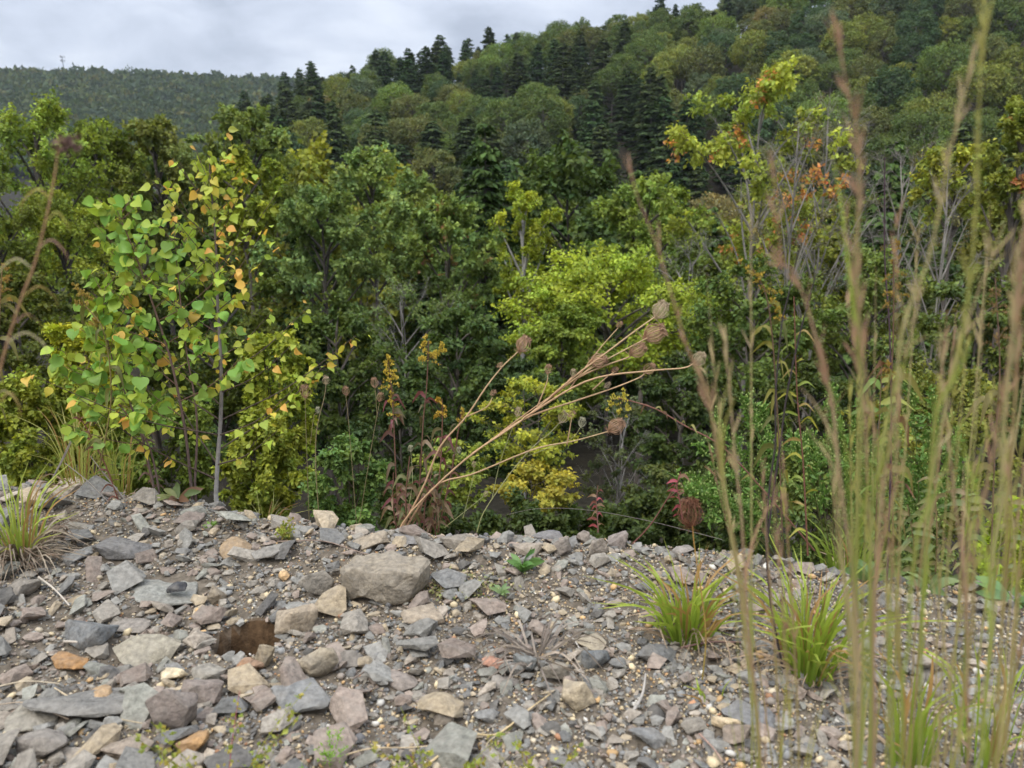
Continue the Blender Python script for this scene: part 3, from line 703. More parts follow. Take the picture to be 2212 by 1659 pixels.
# large stones that stand out, placed one by one: pixel of the foot, width, height on the picture, colour, label, boxiness
ST = [
 (818, 1312, 195, 108, (.235, .215, .180), 'largest angular grey-brown block beside the hole', .55),
 (628, 1378, 92, 72, (.330, .285, .225), 'tan rounded rock on the right rim of the hole', .8),
 (682, 1296, 72, 64, (.225, .215, .195), 'cracked grey rock touching the left end of the largest block', .7),
 (295, 1445, 135, 58, (.265, .255, .215), 'long pale grey-olive stone left of the hole', .7),
 (170, 1410, 118, 70, (.150, .165, .180), 'dark blue-grey wedge stone behind the long pale stone', .8),
 (500, 1212, 78, 46, (.300, .225, .145), 'brown-orange angular rock above the hole', .8),
 (572, 1222, 78, 40, (.235, .235, .230), 'grey slab right of the brown-orange rock', .9),
 (340, 1316, 190, 34, (.240, .255, .250), 'wide flat pale grey slab above left of the hole', .8),
 (240, 1222, 118, 52, (.150, .155, .165), 'dark grey slab near the left straw tuft', .9),
 (365, 1476, 66, 36, (.560, .500, .370), 'cream angular stone below the long pale stone', .8),
 (432, 1486, 84, 48, (.255, .250, .230), 'grey stone right of the cream stone', .8),
 (130, 1455, 88, 32, (.300, .180, .085), 'rusty brick-like fragment at the left', .6),
 (182, 1528, 72, 40, (.310, .225, .140), 'rough rusty-tan lump at the lower left', .8),
 (535, 1462, 52, 42, (.340, .210, .130), 'rust-speckled stone just below the hole', .8),
 (566, 1450, 52, 58, (.310, .270, .200), 'upright tan stone below the right rim of the hole', .7),
 (680, 1472, 84, 76, (.300, .270, .215), 'tan squared slab right of the hole', .7),
 (362, 1588, 96, 96, (.215, .190, .180), 'large purple-grey pointed stone low left of centre', .8),
 (428, 1528, 84, 60, (.220, .195, .185), 'purple-grey rounded stone beside the pointed one', .8),
 (145, 1585, 215, 72, (.205, .210, .210), 'very wide flat grey slab at the lower left', .8),
 (25, 1590, 110, 52, (.250, .245, .220), 'grey slab cut by the left edge low down', .8),
 (72, 1652, 95, 62, (.225, .215, .205), 'round flat grey stone in the lower left corner', .9),
 (252, 1652, 118, 46, (.245, .215, .185), 'brown-grey half-round flat stone at the bottom left', .8),
 (412, 1640, 82, 52, (.330, .210, .105), 'rusty orange-brown rock at the bottom left of centre', .8),
 (640, 1556, 135, 68, (.190, .205, .220), 'blue-grey flat boulder below the squared slab', .8),
 (800, 1190, 82, 40, (.290, .255, .205), 'tan boulder on the bank edge left of the carrot stems', .9),
 (880, 1182, 78, 28, (.185, .190, .200), 'blue-grey flat rock on the edge at the foot of the carrot stems', .9),
 (985, 1192, 76, 42, (.250, .235, .210), 'grey-tan boulder on the edge right of the carrot stems', .8),
 (1140, 1204, 72, 42, (.265, .240, .210), 'brown-grey boulder on the edge behind the rosette weed', .8),
 (1216, 1205, 50, 44, (.235, .215, .200), 'upright brown-grey rock in the edge row right of the rosette', .8),
 (1266, 1178, 46, 34, (.240, .215, .200), 'small brown rock at the back of the edge row', .8),
 (1290, 1206, 48, 44, (.270, .245, .220), 'tan-grey rock in the middle of the edge row', .8),
 (1336, 1186, 52, 44, (.225, .205, .200), 'tilted purple-brown rock at the right end of the edge row', .8),
 (1185, 1172, 70, 30, (.170, .175, .190), 'slate-blue rock at the back of the edge row', .9),
 (1475, 1190, 62, 22, (.255, .245, .240), 'pale grey flat rock on the edge behind the middle grass tuft', .9),
 (1256, 1540, 82, 66, (.330, .290, .220), 'pale tan slab with a clean face low at centre right', .7),
 (1200, 1482, 62, 50, (.250, .235, .205), 'grey-tan stone just above the pale tan slab', .7),
 (1134, 1458, 58, 48, (.180, .200, .210), 'slate-blue oval stone left of the dead grass wisp', .9),
 (1290, 1452, 66, 48, (.145, .165, .185), 'dark blue pointed slate below the middle grass tuft', .8),
 (1428, 1436, 98, 58, (.165, .175, .185), 'dark grey slab at the foot of the middle grass tuft', .8),
 (1280, 1412, 84, 36, (.330, .300, .240), 'pale tan flat stone right of the dead grass wisp', .8),
 (1572, 1590, 58, 36, (.560, .470, .330), 'cream block leaning on a brown block at lower right', .6),
 (1600, 1612, 64, 40, (.240, .205, .175), 'brown squared block in front of the cream block', .6),
 (1628, 1580, 115, 46, (.150, .160, .175), 'dark slate slab behind the cream block', .8),
 (1065, 1452, 54, 32, (.340, .190, .140), 'reddish crumbly rock at the centre', .9),
 (912, 1358, 98, 46, (.285, .250, .205), 'flaky tan rock right of the largest block', .8),
 (612, 1258, 26, 24, (.520, .370, .210), 'round orange-cream pebble above the hole', 1.0),
 (32, 1302, 78, 42, (.205, .195, .180), 'dark-sided slab at the left edge under the straw tuft', .8),
 (400, 1146, 70, 34, (.190, .165, .155), 'dark brown rock near the birch sapling foot', .9),
 (470, 1395, 46, 50, (.300, .265, .215), 'small tan stone on the left rim of the hole', .8),
 (790, 1398, 0, 0, None, '', 0),
 (752, 1448, 56, 40, (.200, .190, .180), 'dark grey stone right of the tan squared slab', .9),
 (1090, 1490, 60, 26, (.230, .215, .205), 'flat purple-grey stone below the reddish rock', .8),
 (855, 1500, 84, 34, (.215, .195, .185), 'flat brown-grey stone low at the centre', .8),
 (1400, 1622, 84, 40, (.170, .180, .190), 'dark slate at the bottom right of centre', .8),
 (1540, 1440, 50, 30, (.225, .190, .175), 'purple-grey chip between the two grass tufts', .8),
 (268, 1372, 84, 34, (.225, .215, .205), 'grey flat stone left of the hole under the wide slab', .8),
]
BIG = []
def rock_mesh(seed, dims, boxy):
    bm = hull(seed, dims, 18 if boxy < .58 else (13 if boxy < .85 else 18), 9.0 if boxy < .58 else 5.0 if boxy < .65 else (3.6 if boxy < .85 else 2.6))
    m = max(dims)
    bmesh.ops.bevel(bm, geom=list(bm.edges), offset=m * .018, segments=1, affect='EDGES', clamp_overlap=True)
    bmesh.ops.triangulate(bm, faces=bm.faces)
    for it in range(2):
        es = [e for e in bm.edges if e.calc_length() > m * .11]
        if es: bmesh.ops.subdivide_edges(bm, edges=es, cuts=1)
        bmesh.ops.triangulate(bm, faces=bm.faces)
    bm.normal_update()
    o = Vector((seed * 1.7, seed * .3, 0))
    for v in bm.verts:
        f = mnoise.fractal(v.co / m * 4 + o, 1.0, 2.0, 4) * (.030 if boxy > .58 else .060) * m + mnoise.noise(v.co / m * 2 + o) * .018 * m
        v.co += v.normal * f
    me = bpy.data.meshes.new('stone'); bm.to_mesh(me); bm.free()
    n = len(me.polygons); at = me.attributes.new('tint', 'FLOAT_COLOR', 'FACE'); at.data.foreach_set('color', np.ones(n * 4, np.float32))
    me.polygons.foreach_set('use_smooth', np.ones(n, bool)); me.set_sharp_from_angle(angle=R(28))
    return me
for i, (px, py, wp, hp, col, lab, boxy) in enumerate(ST):
    if not wp: continue
    p = G(px, py); dist = float(np.linalg.norm(p - [0, 0, CAMZ])); k_ = dist / FPX
    rr = np.random.default_rng(900 + i)
    wid = wp * k_ * 1.08; hh = hp * k_; dep = min(wid * rr.uniform(.6, .85), .10 + wid * .3)
    el = math.asin(CAMZ / dist)
    hz = max(.014, (hh - dep * math.sin(el) * .55) / math.cos(el)) * 1.15
    hz = min(hz, hh * (.72 if wp > 180 else 1.1))
    me = rock_mesh(900 + i, (wid, dep, hz), boxy); me.materials.append(M_STONE)
    name = 'boulder' if wp > 180 else 'stone'
    o = bpy.data.objects.new(name, me); COL.objects.link(o)
    y = p[1] + dep * .42
    o.location = (p[0], y, float(gh(p[0], min(y, yedge(p[0])))) + hz * .34)
    o.rotation_euler = (rr.uniform(-.12, .12), rr.uniform(-.14, .14), rr.uniform(-.25, .25))
    o.color = (col[0] * 1.14, col[1] * 1.05, col[2] * .93, 1); tag(o, lab, 'stone')
    BIG.append((p[0], y, wid / 2, dep / 2))
lump = rock_mesh(78, (.050, .036, .032), .9); lump.materials.append(M_STONE)
lp = G(378, 1312); lo = bpy.data.objects.new('stone', lump); COL.objects.link(lo); lo.location = (lp[0], lp[1] + .02, lp[2] + .030); lo.color = (.055, .056, .060, 1)
tag(lo, 'small black lump lying on the wide pale grey slab', 'stone')
bx_ = np.array(BIG)
def in_big(x, y, f=.8):
    d = ((x[:, None] - bx_[None, :, 0]) / bx_[None, :, 2]) ** 2 + ((y[:, None] - bx_[None, :, 1]) / bx_[None, :, 3]) ** 2
    return (d < f * f).any(1)
def scatter(n, seed, smin, smax, protos, pal, palp, name, mat, smooth, lift=(.05, .4), tilt=.35, pw=1.6, keep=None, right=0.0):
    x, y, r = field(n, seed); n = len(x)
    if right:   # finer cream pebbles gather towards the right
        pr_ = np.clip(.62 + right * (x / 1.2) + .5 * fbm(x * 2.2, y * 2.2, 91), .06, 1); k_ = r.random(n) < pr_; x, y = x[k_], y[k_]; n = len(x)
    k_ = ~near_hole(x, y) & ~in_big(x, y, .72); x, y = x[k_], y[k_]; n = len(x)
    sz = smin + (smax - smin) * r.random(n) ** pw
    z = gh(x, y) + sz * r.uniform(lift[0], lift[1], n) * .5
    rm = rotm(r.uniform(0, 6.28, n), r.normal(0, tilt, n), r.normal(0, tilt, n))
    ci = r.choice(len(pal), n, p=palp); col = pal[ci] * r.uniform(.82, 1.2, (n, 1))
    which = r.integers(0, len(protos), n)
    return x, y, z, sz, rm, col, which
# picked-apart stones: children of the gravel bank
x, y, z, sz, rm, col, which = scatter(1500, 31, .028, .078, CH, PAL, PALP, 'stone', M_STONE, False, (.15, .5), .30, 2.0)
se = y - yedge(x); bigger = np.where(x < -.05, 1.18, .72) * np.where(np.abs(se + .07) < .09, 1.25, 1); sz = sz * bigger
prio = np.argsort(-(sz * np.where(x < .15, 1.15, .9) * np.where(np.abs(se + .07) < .09, 1.3, 1) * np.random.default_rng(8).uniform(.45, 1.1, len(x))))
x, y, z, sz, rm, col, which = x[prio], y[prio], z[prio], sz[prio], rm[prio], col[prio], which[prio]
chm = []
for V, F in CH:
    a = Acc(); a.add(V, F, np.ones(3)); me = a.mesh('stone', False); me.materials.append(M_STONE); chm.append(me)
placed = []
for i in range(len(x)):
    if any((x[i] - a_) ** 2 + (y[i] - b_) ** 2 < (.36 * (sz[i] + c_)) ** 2 for a_, b_, c_ in placed): continue
    if len(placed) >= 244: break
    placed.append((x[i], y[i], sz[i]))
    o = bpy.data.objects.new('stone', chm[which[i]]); COL.objects.link(o); o.parent = gbank
    M = Matrix(rm[i].tolist()).to_4x4() @ Matrix.Diagonal((sz[i], sz[i], sz[i] * .85, 1)); M.translation = Vector((x[i], y[i], z[i] + sz[i] * .06))
    o.matrix_local = M; o.color = (*col[i], 1)
def joined(specs, name, mat, smooth, label):
    a = Acc()
    for (x, y, z, sz, rm, col, which), protos in specs:
        for k_, (V, F) in enumerate(protos):
            m = which == k_; n = m.sum()
            if not n: continue
            W = np.einsum('nij,vj->nvi', rm[m], V) * sz[m][:, None, None] + np.stack([x[m], y[m], z[m]], 1)[:, None]
            FF = (np.arange(n)[:, None, None] * len(V) + F[None]).reshape(-1, 3)
            a.add(W.reshape(-1, 3), FF, np.repeat(col[m], len(F), 0))
    o = link(name, a.mesh(name, smooth), mat=mat); tag(o, label, 'gravel', kind='stuff'); return o
joined([(scatter(4600, 32, .013, .044, CH, PAL, PALP, '', None, False, (.1, .5), .3, 1.6), CH),
        (scatter(20000, 33, .006, .017, CH, PAL, PALP, '', None, False, (.0, .6), .4, 1.8), CH)], 'stone_chips', M_STONE, False, 'small angular grey stone chips strewn over the bank')
PP = [.27, .09, .24, .06, .12, .10, .09, .03]
joined([(scatter(3600, 34, .008, .022, PB, PEBP, PP, '', None, True, (.1, .6), .4, 2.2, right=.45), PB),
        (scatter(64000, 35, .0028, .0082, PO, PEBP, PP, '', None, True, (.1, .9), .5, 1.7, right=.25), PO)], 'gravel', M_PEB, True, 'fine cream and grey pebbles between the stones')

# ------------------------------------------------------------------ plants on the bank
rng = np.random.default_rng(77)
def px_line(pts, Y, n=18):
    """points (px, py[, dY]) at depth Y, smoothed"""
    return curve([P(p[0], p[1], Y + (p[2] if len(p) > 2 else 0)) for p in pts], n)
def ribbon(acc, pts, wid, col, side=None, fold=.25):
    pts = np.asarray(pts, float); m = len(pts); t = nrm(np.gradient(pts, axis=0))
    if side is None: side = nrm(np.cross(t, nrm(np.array([0.3, -1, .35]) + rng.normal(size=3) * .7)))
    else: side = nrm(side - t * np.sum(t * side, 1, keepdims=True))
    up = np.cross(side, t); w_ = np.broadcast_to(np.asarray(wid, float), (m,))[:, None] / 2
    V = np.stack([pts - side * w_ + up * w_ * fold, pts, pts + side * w_ + up * w_ * fold], 1).reshape(-1, 3)
    i = np.arange(m - 1)[:, None] * 3; j = np.arange(2)[None]
    F = np.stack([i + j, i + j + 1, i + j + 4, i + j + 3], -1).reshape(-1, 4)
    col = np.asarray(col, float)
    if col.ndim == 2: col = np.repeat((col[:-1] + col[1:]) / 2, 2, 0)
    acc.add(V, F, col)
def grad(c0, c1, n, p=1.0):
    f = (np.linspace(0, 1, n) ** p)[:, None]; return np.array(c0) * (1 - f) + np.array(c1) * f
STUFFED = ('bud_cluster', 'spikelets', 'flower_plume', 'foliage', 'seed_cluster', 'frond')
def child(acc, name, parent, mat, smooth=True):
    """mesh in world coordinates, hung under an Empty that has only a location"""
    me = acc.mesh(name, smooth); loc = np.array(parent.location)
    if parent.parent is not None: loc = loc + np.array(parent.parent.location)
    co = np.empty(len(me.vertices) * 3, np.float32); me.vertices.foreach_get('co', co)
    co = (co.reshape(-1, 3) - loc).astype(np.float32); me.vertices.foreach_set('co', co.ravel()); me.update()
    o = link(name, me, parent, mat)
    if name in STUFFED: o['kind'] = 'stuff'
    return o
def sub(acc, name, parent, mat, smooth=True):
    """sub-part: parent is a part mesh whose own transform is identity under its thing"""
    me = acc.mesh(name, smooth); loc = np.array(parent.parent.location)
    co = np.empty(len(me.vertices) * 3, np.float32); me.vertices.foreach_get('co', co)
    me.vertices.foreach_set('co', (co.reshape(-1, 3) - loc).astype(np.float32).ravel()); me.update()
    o = link(name, me, parent, mat)
    if name in STUFFED: o['kind'] = 'stuff'
    return o

# --- saplings: every leaf an object
def heart_mesh(kind, bend):
    if kind == 'birch': o = [(0, 0), (.16, -.04), (.36, .10), (.42, .28), (.36, .48), (.22, .70), (.08, .90), (0, 1.08)]
    else: o = [(0, 0), (.20, -.08), (.44, .02), (.55, .22), (.52, .44), (.38, .66), (.16, .86), (0, 1.02)]
    V = []; 
    def zc(x, y): return bend * (y - .5) ** 2 * -.6 + .22 * abs(x) + .05 * math.sin(7 * y + bend * 9) * abs(x) * 2
    for x, y in o: V.append((x, y, zc(x, y)))
    for x, y in o[1:-1]: V.append((-x, y, zc(x, y) * (1 + .5 * bend)))
    mids = [(0, y, zc(0, y)) for _, y in o[1:-1]]; m0 = len(V); V += mids
    F3, F4 = [], []; n = len(o)
    for sgn in (0, 1):
        idx = lambda i: i if (i == 0 or i == n - 1 or sgn == 0) else n + i - 1
        mi = lambda i: 0 if i == 0 else (n - 1 if i == n - 1 else m0 + i - 1)
        for i in range(n - 1):
            q_ = [mi(i), idx(i), idx(i + 1), mi(i + 1)]
            u_ = list(dict.fromkeys(q_))
            if sgn: u_ = u_[::-1]
            (F4 if len(u_) == 4 else F3).append(u_)
    a = Acc(); V = np.array(V)
    a.add(V, F4, np.ones(3)); a.n -= len(V); vb = a.V.pop(); a.add(vb, F3, np.ones(3))
    # petiole
    prisms(a, [[0, -.5, .12]], [[0, .02, 0]], .018, .018, (1.0, .95, .7))
    me = a.mesh('leaf', True); me.materials.append(M_NEAR); return me
HB = [heart_mesh('birch', b_) for b_ in (-.5, .3, .9)]; HP = [heart_mesh('poplar', b_) for b_ in (-.6, .2, .8, 1.3)]
def put_leaf(parent, meshes, pos, axis, nor, size, col):
    y = nrm(axis); x = nrm(np.cross(y, nor)); z = np.cross(x, y)
    o = bpy.data.objects.new('leaf', meshes[rng.integers(len(meshes))]); COL.objects.link(o); o.parent = parent
    M = Matrix(np.stack([x * size, y * size, z * size], 1).tolist()).to_4x4(); M.translation = Vector(np.asarray(pos) - np.array(parent.location)); o.matrix_local = M
    o.color = (*col, 1)
def leaf_col(kind):
    u = rng.random()
    if kind == 'birch':
        if u < .15: c = np.array([.74, .44, .10])
        elif u < .32: c = np.array([.64, .54, .08])
        else: c = np.array([.40, .48, .065])
    else:
        c = np.array([.24, .40, .07]) if u < .55 else np.array([.40, .49, .07])
        if u > .97: c = np.array([.60, .42, .08])
    return c * rng.uniform(.8, 1.15) * (1 + rng.normal(size=3) * .05)
def sapling(name, label, stems, Y, brs, kind, maxleaf, lsize, rbase, cols, nb_per=9):
    b0 = G(*stems[0][0][:2]); Y = b0[1] + .01 if Y is None else Y
    e = empty(name, (P(stems[0][0][0], stems[0][0][1], Y)[0], Y, float(gh(b0[0], Y)) - .02), label, 'sapling')
    cand = []
    for si, st in enumerate(stems):
        pts = px_line(st, Y, 26); pts[0, 2] = float(gh(pts[0, 0], Y)) - .03; a = Acc()
        rad = np.linspace(rbase[si], rbase[si] * .18, 26)
        tube(a, pts, rad, 7, grad(cols[si][0], cols[si][1], 26, .32 if kind == 'birch' else .8)); child(a, 'trunk' if si == 0 else 'stem', e, M_STEM)
        for b in range(nb_per * (2 if si == 0 else 1)):
            t = brs[0] + (brs[1] - brs[0]) * (b + rng.uniform(0, .8)) / (nb_per * (2 if si == 0 else 1)); i = int(t * 24.9); p = pts[i]; tg = nrm(pts[i + 1] - pts[i])
            sgn = 1 if b % 2 else -1; L = brs[2] * (1.08 - t) ** .75 * rng.uniform(.6, 1.15)
            d = nrm(np.array([sgn * rng.uniform(.45, .95), rng.uniform(-.8, .8), 0]) + tg * (.8 if t > .5 else .4))
            bp = curve([p, p + d * L * .5 + [0, 0, .02 * L], p + d * L + np.array([0, 0, .16 * L])], 10)
            a = Acc(); tube(a, bp, np.linspace(max(.0011, rad[i] * .45), .0006, 10), 4, cols[si][1]); child(a, 'branch', e, M_STEM)
            nl_ = int(brs[3] * L / brs[2]) + 3
            for k in range(nl_):
                f = rng.uniform(.22, 1.05); j = min(int(f * 9), 8); q_ = bp[j] + (bp[j + 1] - bp[j]) * (f * 9 - j)
                cand.append((q_, d))
        for k in range(70 if kind == 'birch' else 14):
            i = rng.integers(9, 26); cand.append((pts[i], nrm(rng.normal(size=3))))
    rng.shuffle(cand)
    ext = cand[maxleaf:maxleaf + 380]
    if ext:
        a = Acc(); m = len(ext); E = np.array([q_ for q_, d in ext]) + rng.normal(size=(m, 3)) * .012
        leaves(a, E, rdir(m) + [0, 0, -.8], np.array([0, -.7, .5]) + rng.normal(size=(m, 3)) * .6, lsize * rng.uniform(.5, 1.05, m), np.array([leaf_col(kind) for _ in range(m)]), LEAF6); child(a, 'foliage', e, M_NEAR, False)
    for q_, d in cand[:maxleaf]:
        sd = rng.normal(size=3); sd[2] = sd[2] * .4
        ax = nrm(d * .35 + sd * .7 + np.array([0, 0, -.75])); nor = nrm(np.array([0, -.75, .55]) + rng.normal(size=3) * .55)
        s_ = lsize * rng.uniform(.62, 1.2)
        put_leaf(e, HB if kind == 'birch' else HP, np.asarray(q_) + ax * s_ * .42, ax, nor, s_, leaf_col(kind))
    return e
sapling('birch_sapling', 'slim white-barked birch sapling with yellowing leaves at the bank edge',
        [[(465, 1098), (470, 1000), (477, 900), (478, 800), (470, 650), (468, 560), (462, 470), (455, 400), (452, 335)]], 2.02,
        (.10, .96, .43, 19), 'birch', 295, .024, [.0062], [((.52, .50, .47), (.10, .07, .05))], 17)
sapling('poplar_sapling', 'leafy green poplar sapling standing just left of the birch sapling',
        [[(415, 1068), (400, 930), (372, 790), (338, 680), (300, 570), (268, 490), (250, 448)],
         [(420, 1066), (425, 900), (400, 740), (385, 600), (375, 490)]], 2.0,
        (.22, .98, .26, 14), 'poplar', 290, .028, [.0042, .0034], [((.14, .10, .085), (.18, .10, .07))] * 2, 11)
sapling('poplar_sapling', 'lower green poplar sapling leaning left of the taller poplar',
        [[(335, 1060), (300, 920), (250, 800), (225, 690), (230, 590)],
         [(345, 1062), (320, 960), (262, 880), (205, 820), (165, 790)]], 1.96,
        (.26, .98, .20, 12), 'poplar', 200, .029, [.0032, .0028], [((.14, .10, .085), (.18, .10, .07))] * 2, 9)

# --- wild carrot: dry stems and bird-nest seed heads
def seed_head(acc, c, ax, size, col, ribs=26):
    ax = nrm(ax); ref = np.array([0, 1.0, 0]) if abs(ax[1]) < .8 else np.array([1.0, 0, 0]); u = nrm(np.cross(ax, ref)); v = np.cross(ax, u)
    b = c - ax * size * .55; cc = np.array(col)
    for k in range(ribs):
        an = k * 2.39996; r_ = size * (.50 * math.sqrt((k + .5) / ribs) + .03); d = math.cos(an) * u + math.sin(an) * v
        w_ = rng.uniform(.9, 1.1)
        pts = curve([b, b + d * r_ * .75 * w_ + ax * size * .28, b + d * r_ * w_ + ax * size * .62, b + d * r_ * .62 + ax * size * rng.uniform(.9, 1.08)], 7)
        tube(acc, pts, np.linspace(size * .016, size * .011, 7), 3, cc * rng.uniform(.7, 1.25))
        tip = pts[-1]; m = 7; dd = nrm(rng.normal(size=(m, 3)) + ax * .5 - d * .6)
        prisms(acc, np.repeat(tip[None], m, 0), tip + dd * size * rng.uniform(.08, .19, (m, 1)), size * .010, size * .018, cc * rng.uniform(.6, 1.1))
        if k % 3 == 0:
            prisms(acc, [b], [b + d * r_ * .9 + ax * size * rng.uniform(-.15, .1)], size * .012, size * .004, cc)
def carrot(name, label, base, Y, lines, heads, stemcol, headcol, rad=.0027):
    b = P(base[0], base[1], Y); e = empty(name, (b[0], Y, float(gh(b[0], Y))), label, 'wild flower')
    for ln in lines:
        pts = px_line(ln, Y, 22); a = Acc(); r0 = rad * (1 if len(ln) > 4 else .62)
        tube(a, pts, np.linspace(r0, r0 * .5, 22), 5, grad(stemcol[0], stemcol[1], 22)); child(a, 'stem', e, M_STEM)
    for hx, hy, sp, ax, cn in heads:
        dY = (sp % 7 - 3) * .004
        c = P(hx, hy, Y + dY); a = Acc(); seed_head(a, c, np.array([ax[0], rng.uniform(-.25, .15), ax[1]]), sp * Y / FPX * 1.12, headcol[cn], 46 if sp > 26 else 20); child(a, 'seed_head', e, M_STEM)
BR, TAN = (.44, .27, .15), (.60, .42, .23)
HCOL = [(.50, .31, .19), (.60, .47, .30), (.60, .57, .38)]
dg = (.8, .6)
carrot('wild_carrot', 'dry brown wild carrot with seed heads leaning far to the right', (850, 1165), 1.82, [
  [(848, 1172), (890, 1103), (1004, 993), (1120, 913), (1204, 846), (1270, 800), (1345, 758), (1398, 730)],
  [(1190, 856, -.01), (1250, 806, -.01), (1304, 766, -.01), (1370, 716, -.01), (1414, 685, -.01)],
  [(1150, 890, .01), (1237, 823, .01), (1304, 791, .01), (1354, 773, .01), (1366, 764, .01)],
  [(1080, 935, .02), (1160, 876, .02), (1220, 836, .02), (1280, 790, .02)],
  [(1130, 903, -.02), (1270, 822, -.02), (1404, 801, -.02), (1475, 795, -.02), (1500, 784, -.02)],
  [(1020, 980, .01), (1130, 906, .01), (1237, 868, .01), (1320, 840, .01), (1380, 816, .01), (1394, 804, .01)],
  [(852, 1170, .02), (914, 1053, .02), (950, 966, .02), (1007, 900, .02), (1050, 836, .02), (1087, 790, .02), (1121, 758, .02)],
  [(1008, 900, .02), (1050, 880), (1064, 858)],
  [(860, 1168, .03), (937, 1053, .03), (1024, 1023, .03), (1154, 970, .03), (1237, 953, .03), (1314, 932, .03)],
  [(1230, 840), (1290, 760), (1335, 708)], [(1280, 842), (1310, 815), (1326, 804)], [(1160, 880), (1180, 830), (1184, 806)], [(1205, 848), (1230, 820), (1238, 812)],
  [(1085, 792), (1080, 792)], [(1225, 960), (1232, 920), (1235, 902)]],
  [(1426, 671, 33, (.5, .85), 1), (1412, 721, 41, (.9, .45), 0), (1376, 757, 32, (.8, .5), 0), (1292, 779, 31, (.9, .3), 0), (1509, 776, 27, (.5, .8), 1),
   (1402, 797, 24, (.7, .6), 0), (1130, 745, 30, (.5, .85), 0), (1329, 921, 32, (.8, .6), 0), (1065, 849, 13, dg, 0), (1079, 789, 12, dg, 0), (1338, 701, 12, dg, 0),
   (1328, 799, 13, dg, 0), (1184, 798, 17, (.2, 1), 0), (1238, 806, 14, (.1, 1), 1), (1235, 895, 14, dg, 0), (1312, 832, 13, dg, 1)], (BR, TAN), HCOL)
GRN = (.30, .30, .12)
carrot('wild_carrot', 'greener wild carrot with pale closed heads under the leaning brown one', (1035, 1120), 1.86, [
  [(1030, 1150), (1047, 1103), (1104, 1020), (1154, 963), (1185, 938), (1208, 914)], [(1140, 985), (1200, 962), (1237, 945), (1254, 923)],
  [(1062, 1080), (1080, 1000), (1105, 930), (1118, 900)], [(1000, 1120), (1020, 1040), (1024, 1010)], [(960, 1140), (1010, 1100), (1045, 1072)], [(870, 1160), (890, 1050), (888, 978)]],
  [(1216, 902, 22, (.5, .85), 1), (1257, 913, 19, (.2, 1), 2), (1119, 890, 17, (.2, 1), 1), (1024, 923 + 80, 11, (0, 1), 1), (1049, 1067, 11, (.3, 1), 1), (887, 969, 13, (0, 1), 2), (991, 972, 12, (0, 1), 2)], (GRN, (.40, .38, .20)), HCOL, .0016)
carrot('wild_carrot', 'upright wild carrot with five small heads left of the goldenrod', (690, 1130), 2.02, [
  [(668, 1130), (664, 1020), (661, 930), (659, 862)], [(690, 1130), (682, 1010), (684, 930), (700, 860), (704, 832)], [(670, 960), (678, 900), (686, 893)],
  [(770, 1130), (760, 1000), (752, 900), (747, 855)], [(775, 1135), (795, 1010), (812, 910), (820, 870)], [(815, 900), (812, 860), (810, 836)]],
  [(659, 846, 24, (0, 1), 0), (704, 822, 16, (.1, 1), 1), (686, 886, 12, (0, 1), 2), (747, 845, 17, (0, 1), 0), (821, 858, 16, (.2, 1), 0), (809, 827, 18, (-.1, 1), 0)], ((.24, .20, .09), (.36, .28, .15)), HCOL, .0015)
carrot('wild_carrot', 'single rust-brown carrot head on a thin orange stalk beside the grass tuft', (1515, 1510), 1.22, [
  [(1512, 1560), (1516, 1480), (1525, 1380), (1515, 1280), (1500, 1180), (1496, 1135)], [(1526, 1370), (1540, 1350), (1548, 1335)]],
  [(1491, 1110, 54, (0, 1), 0)], ((.28, .24, .06), (.46, .25, .07)), [(.22, .10, .055)], .0017)

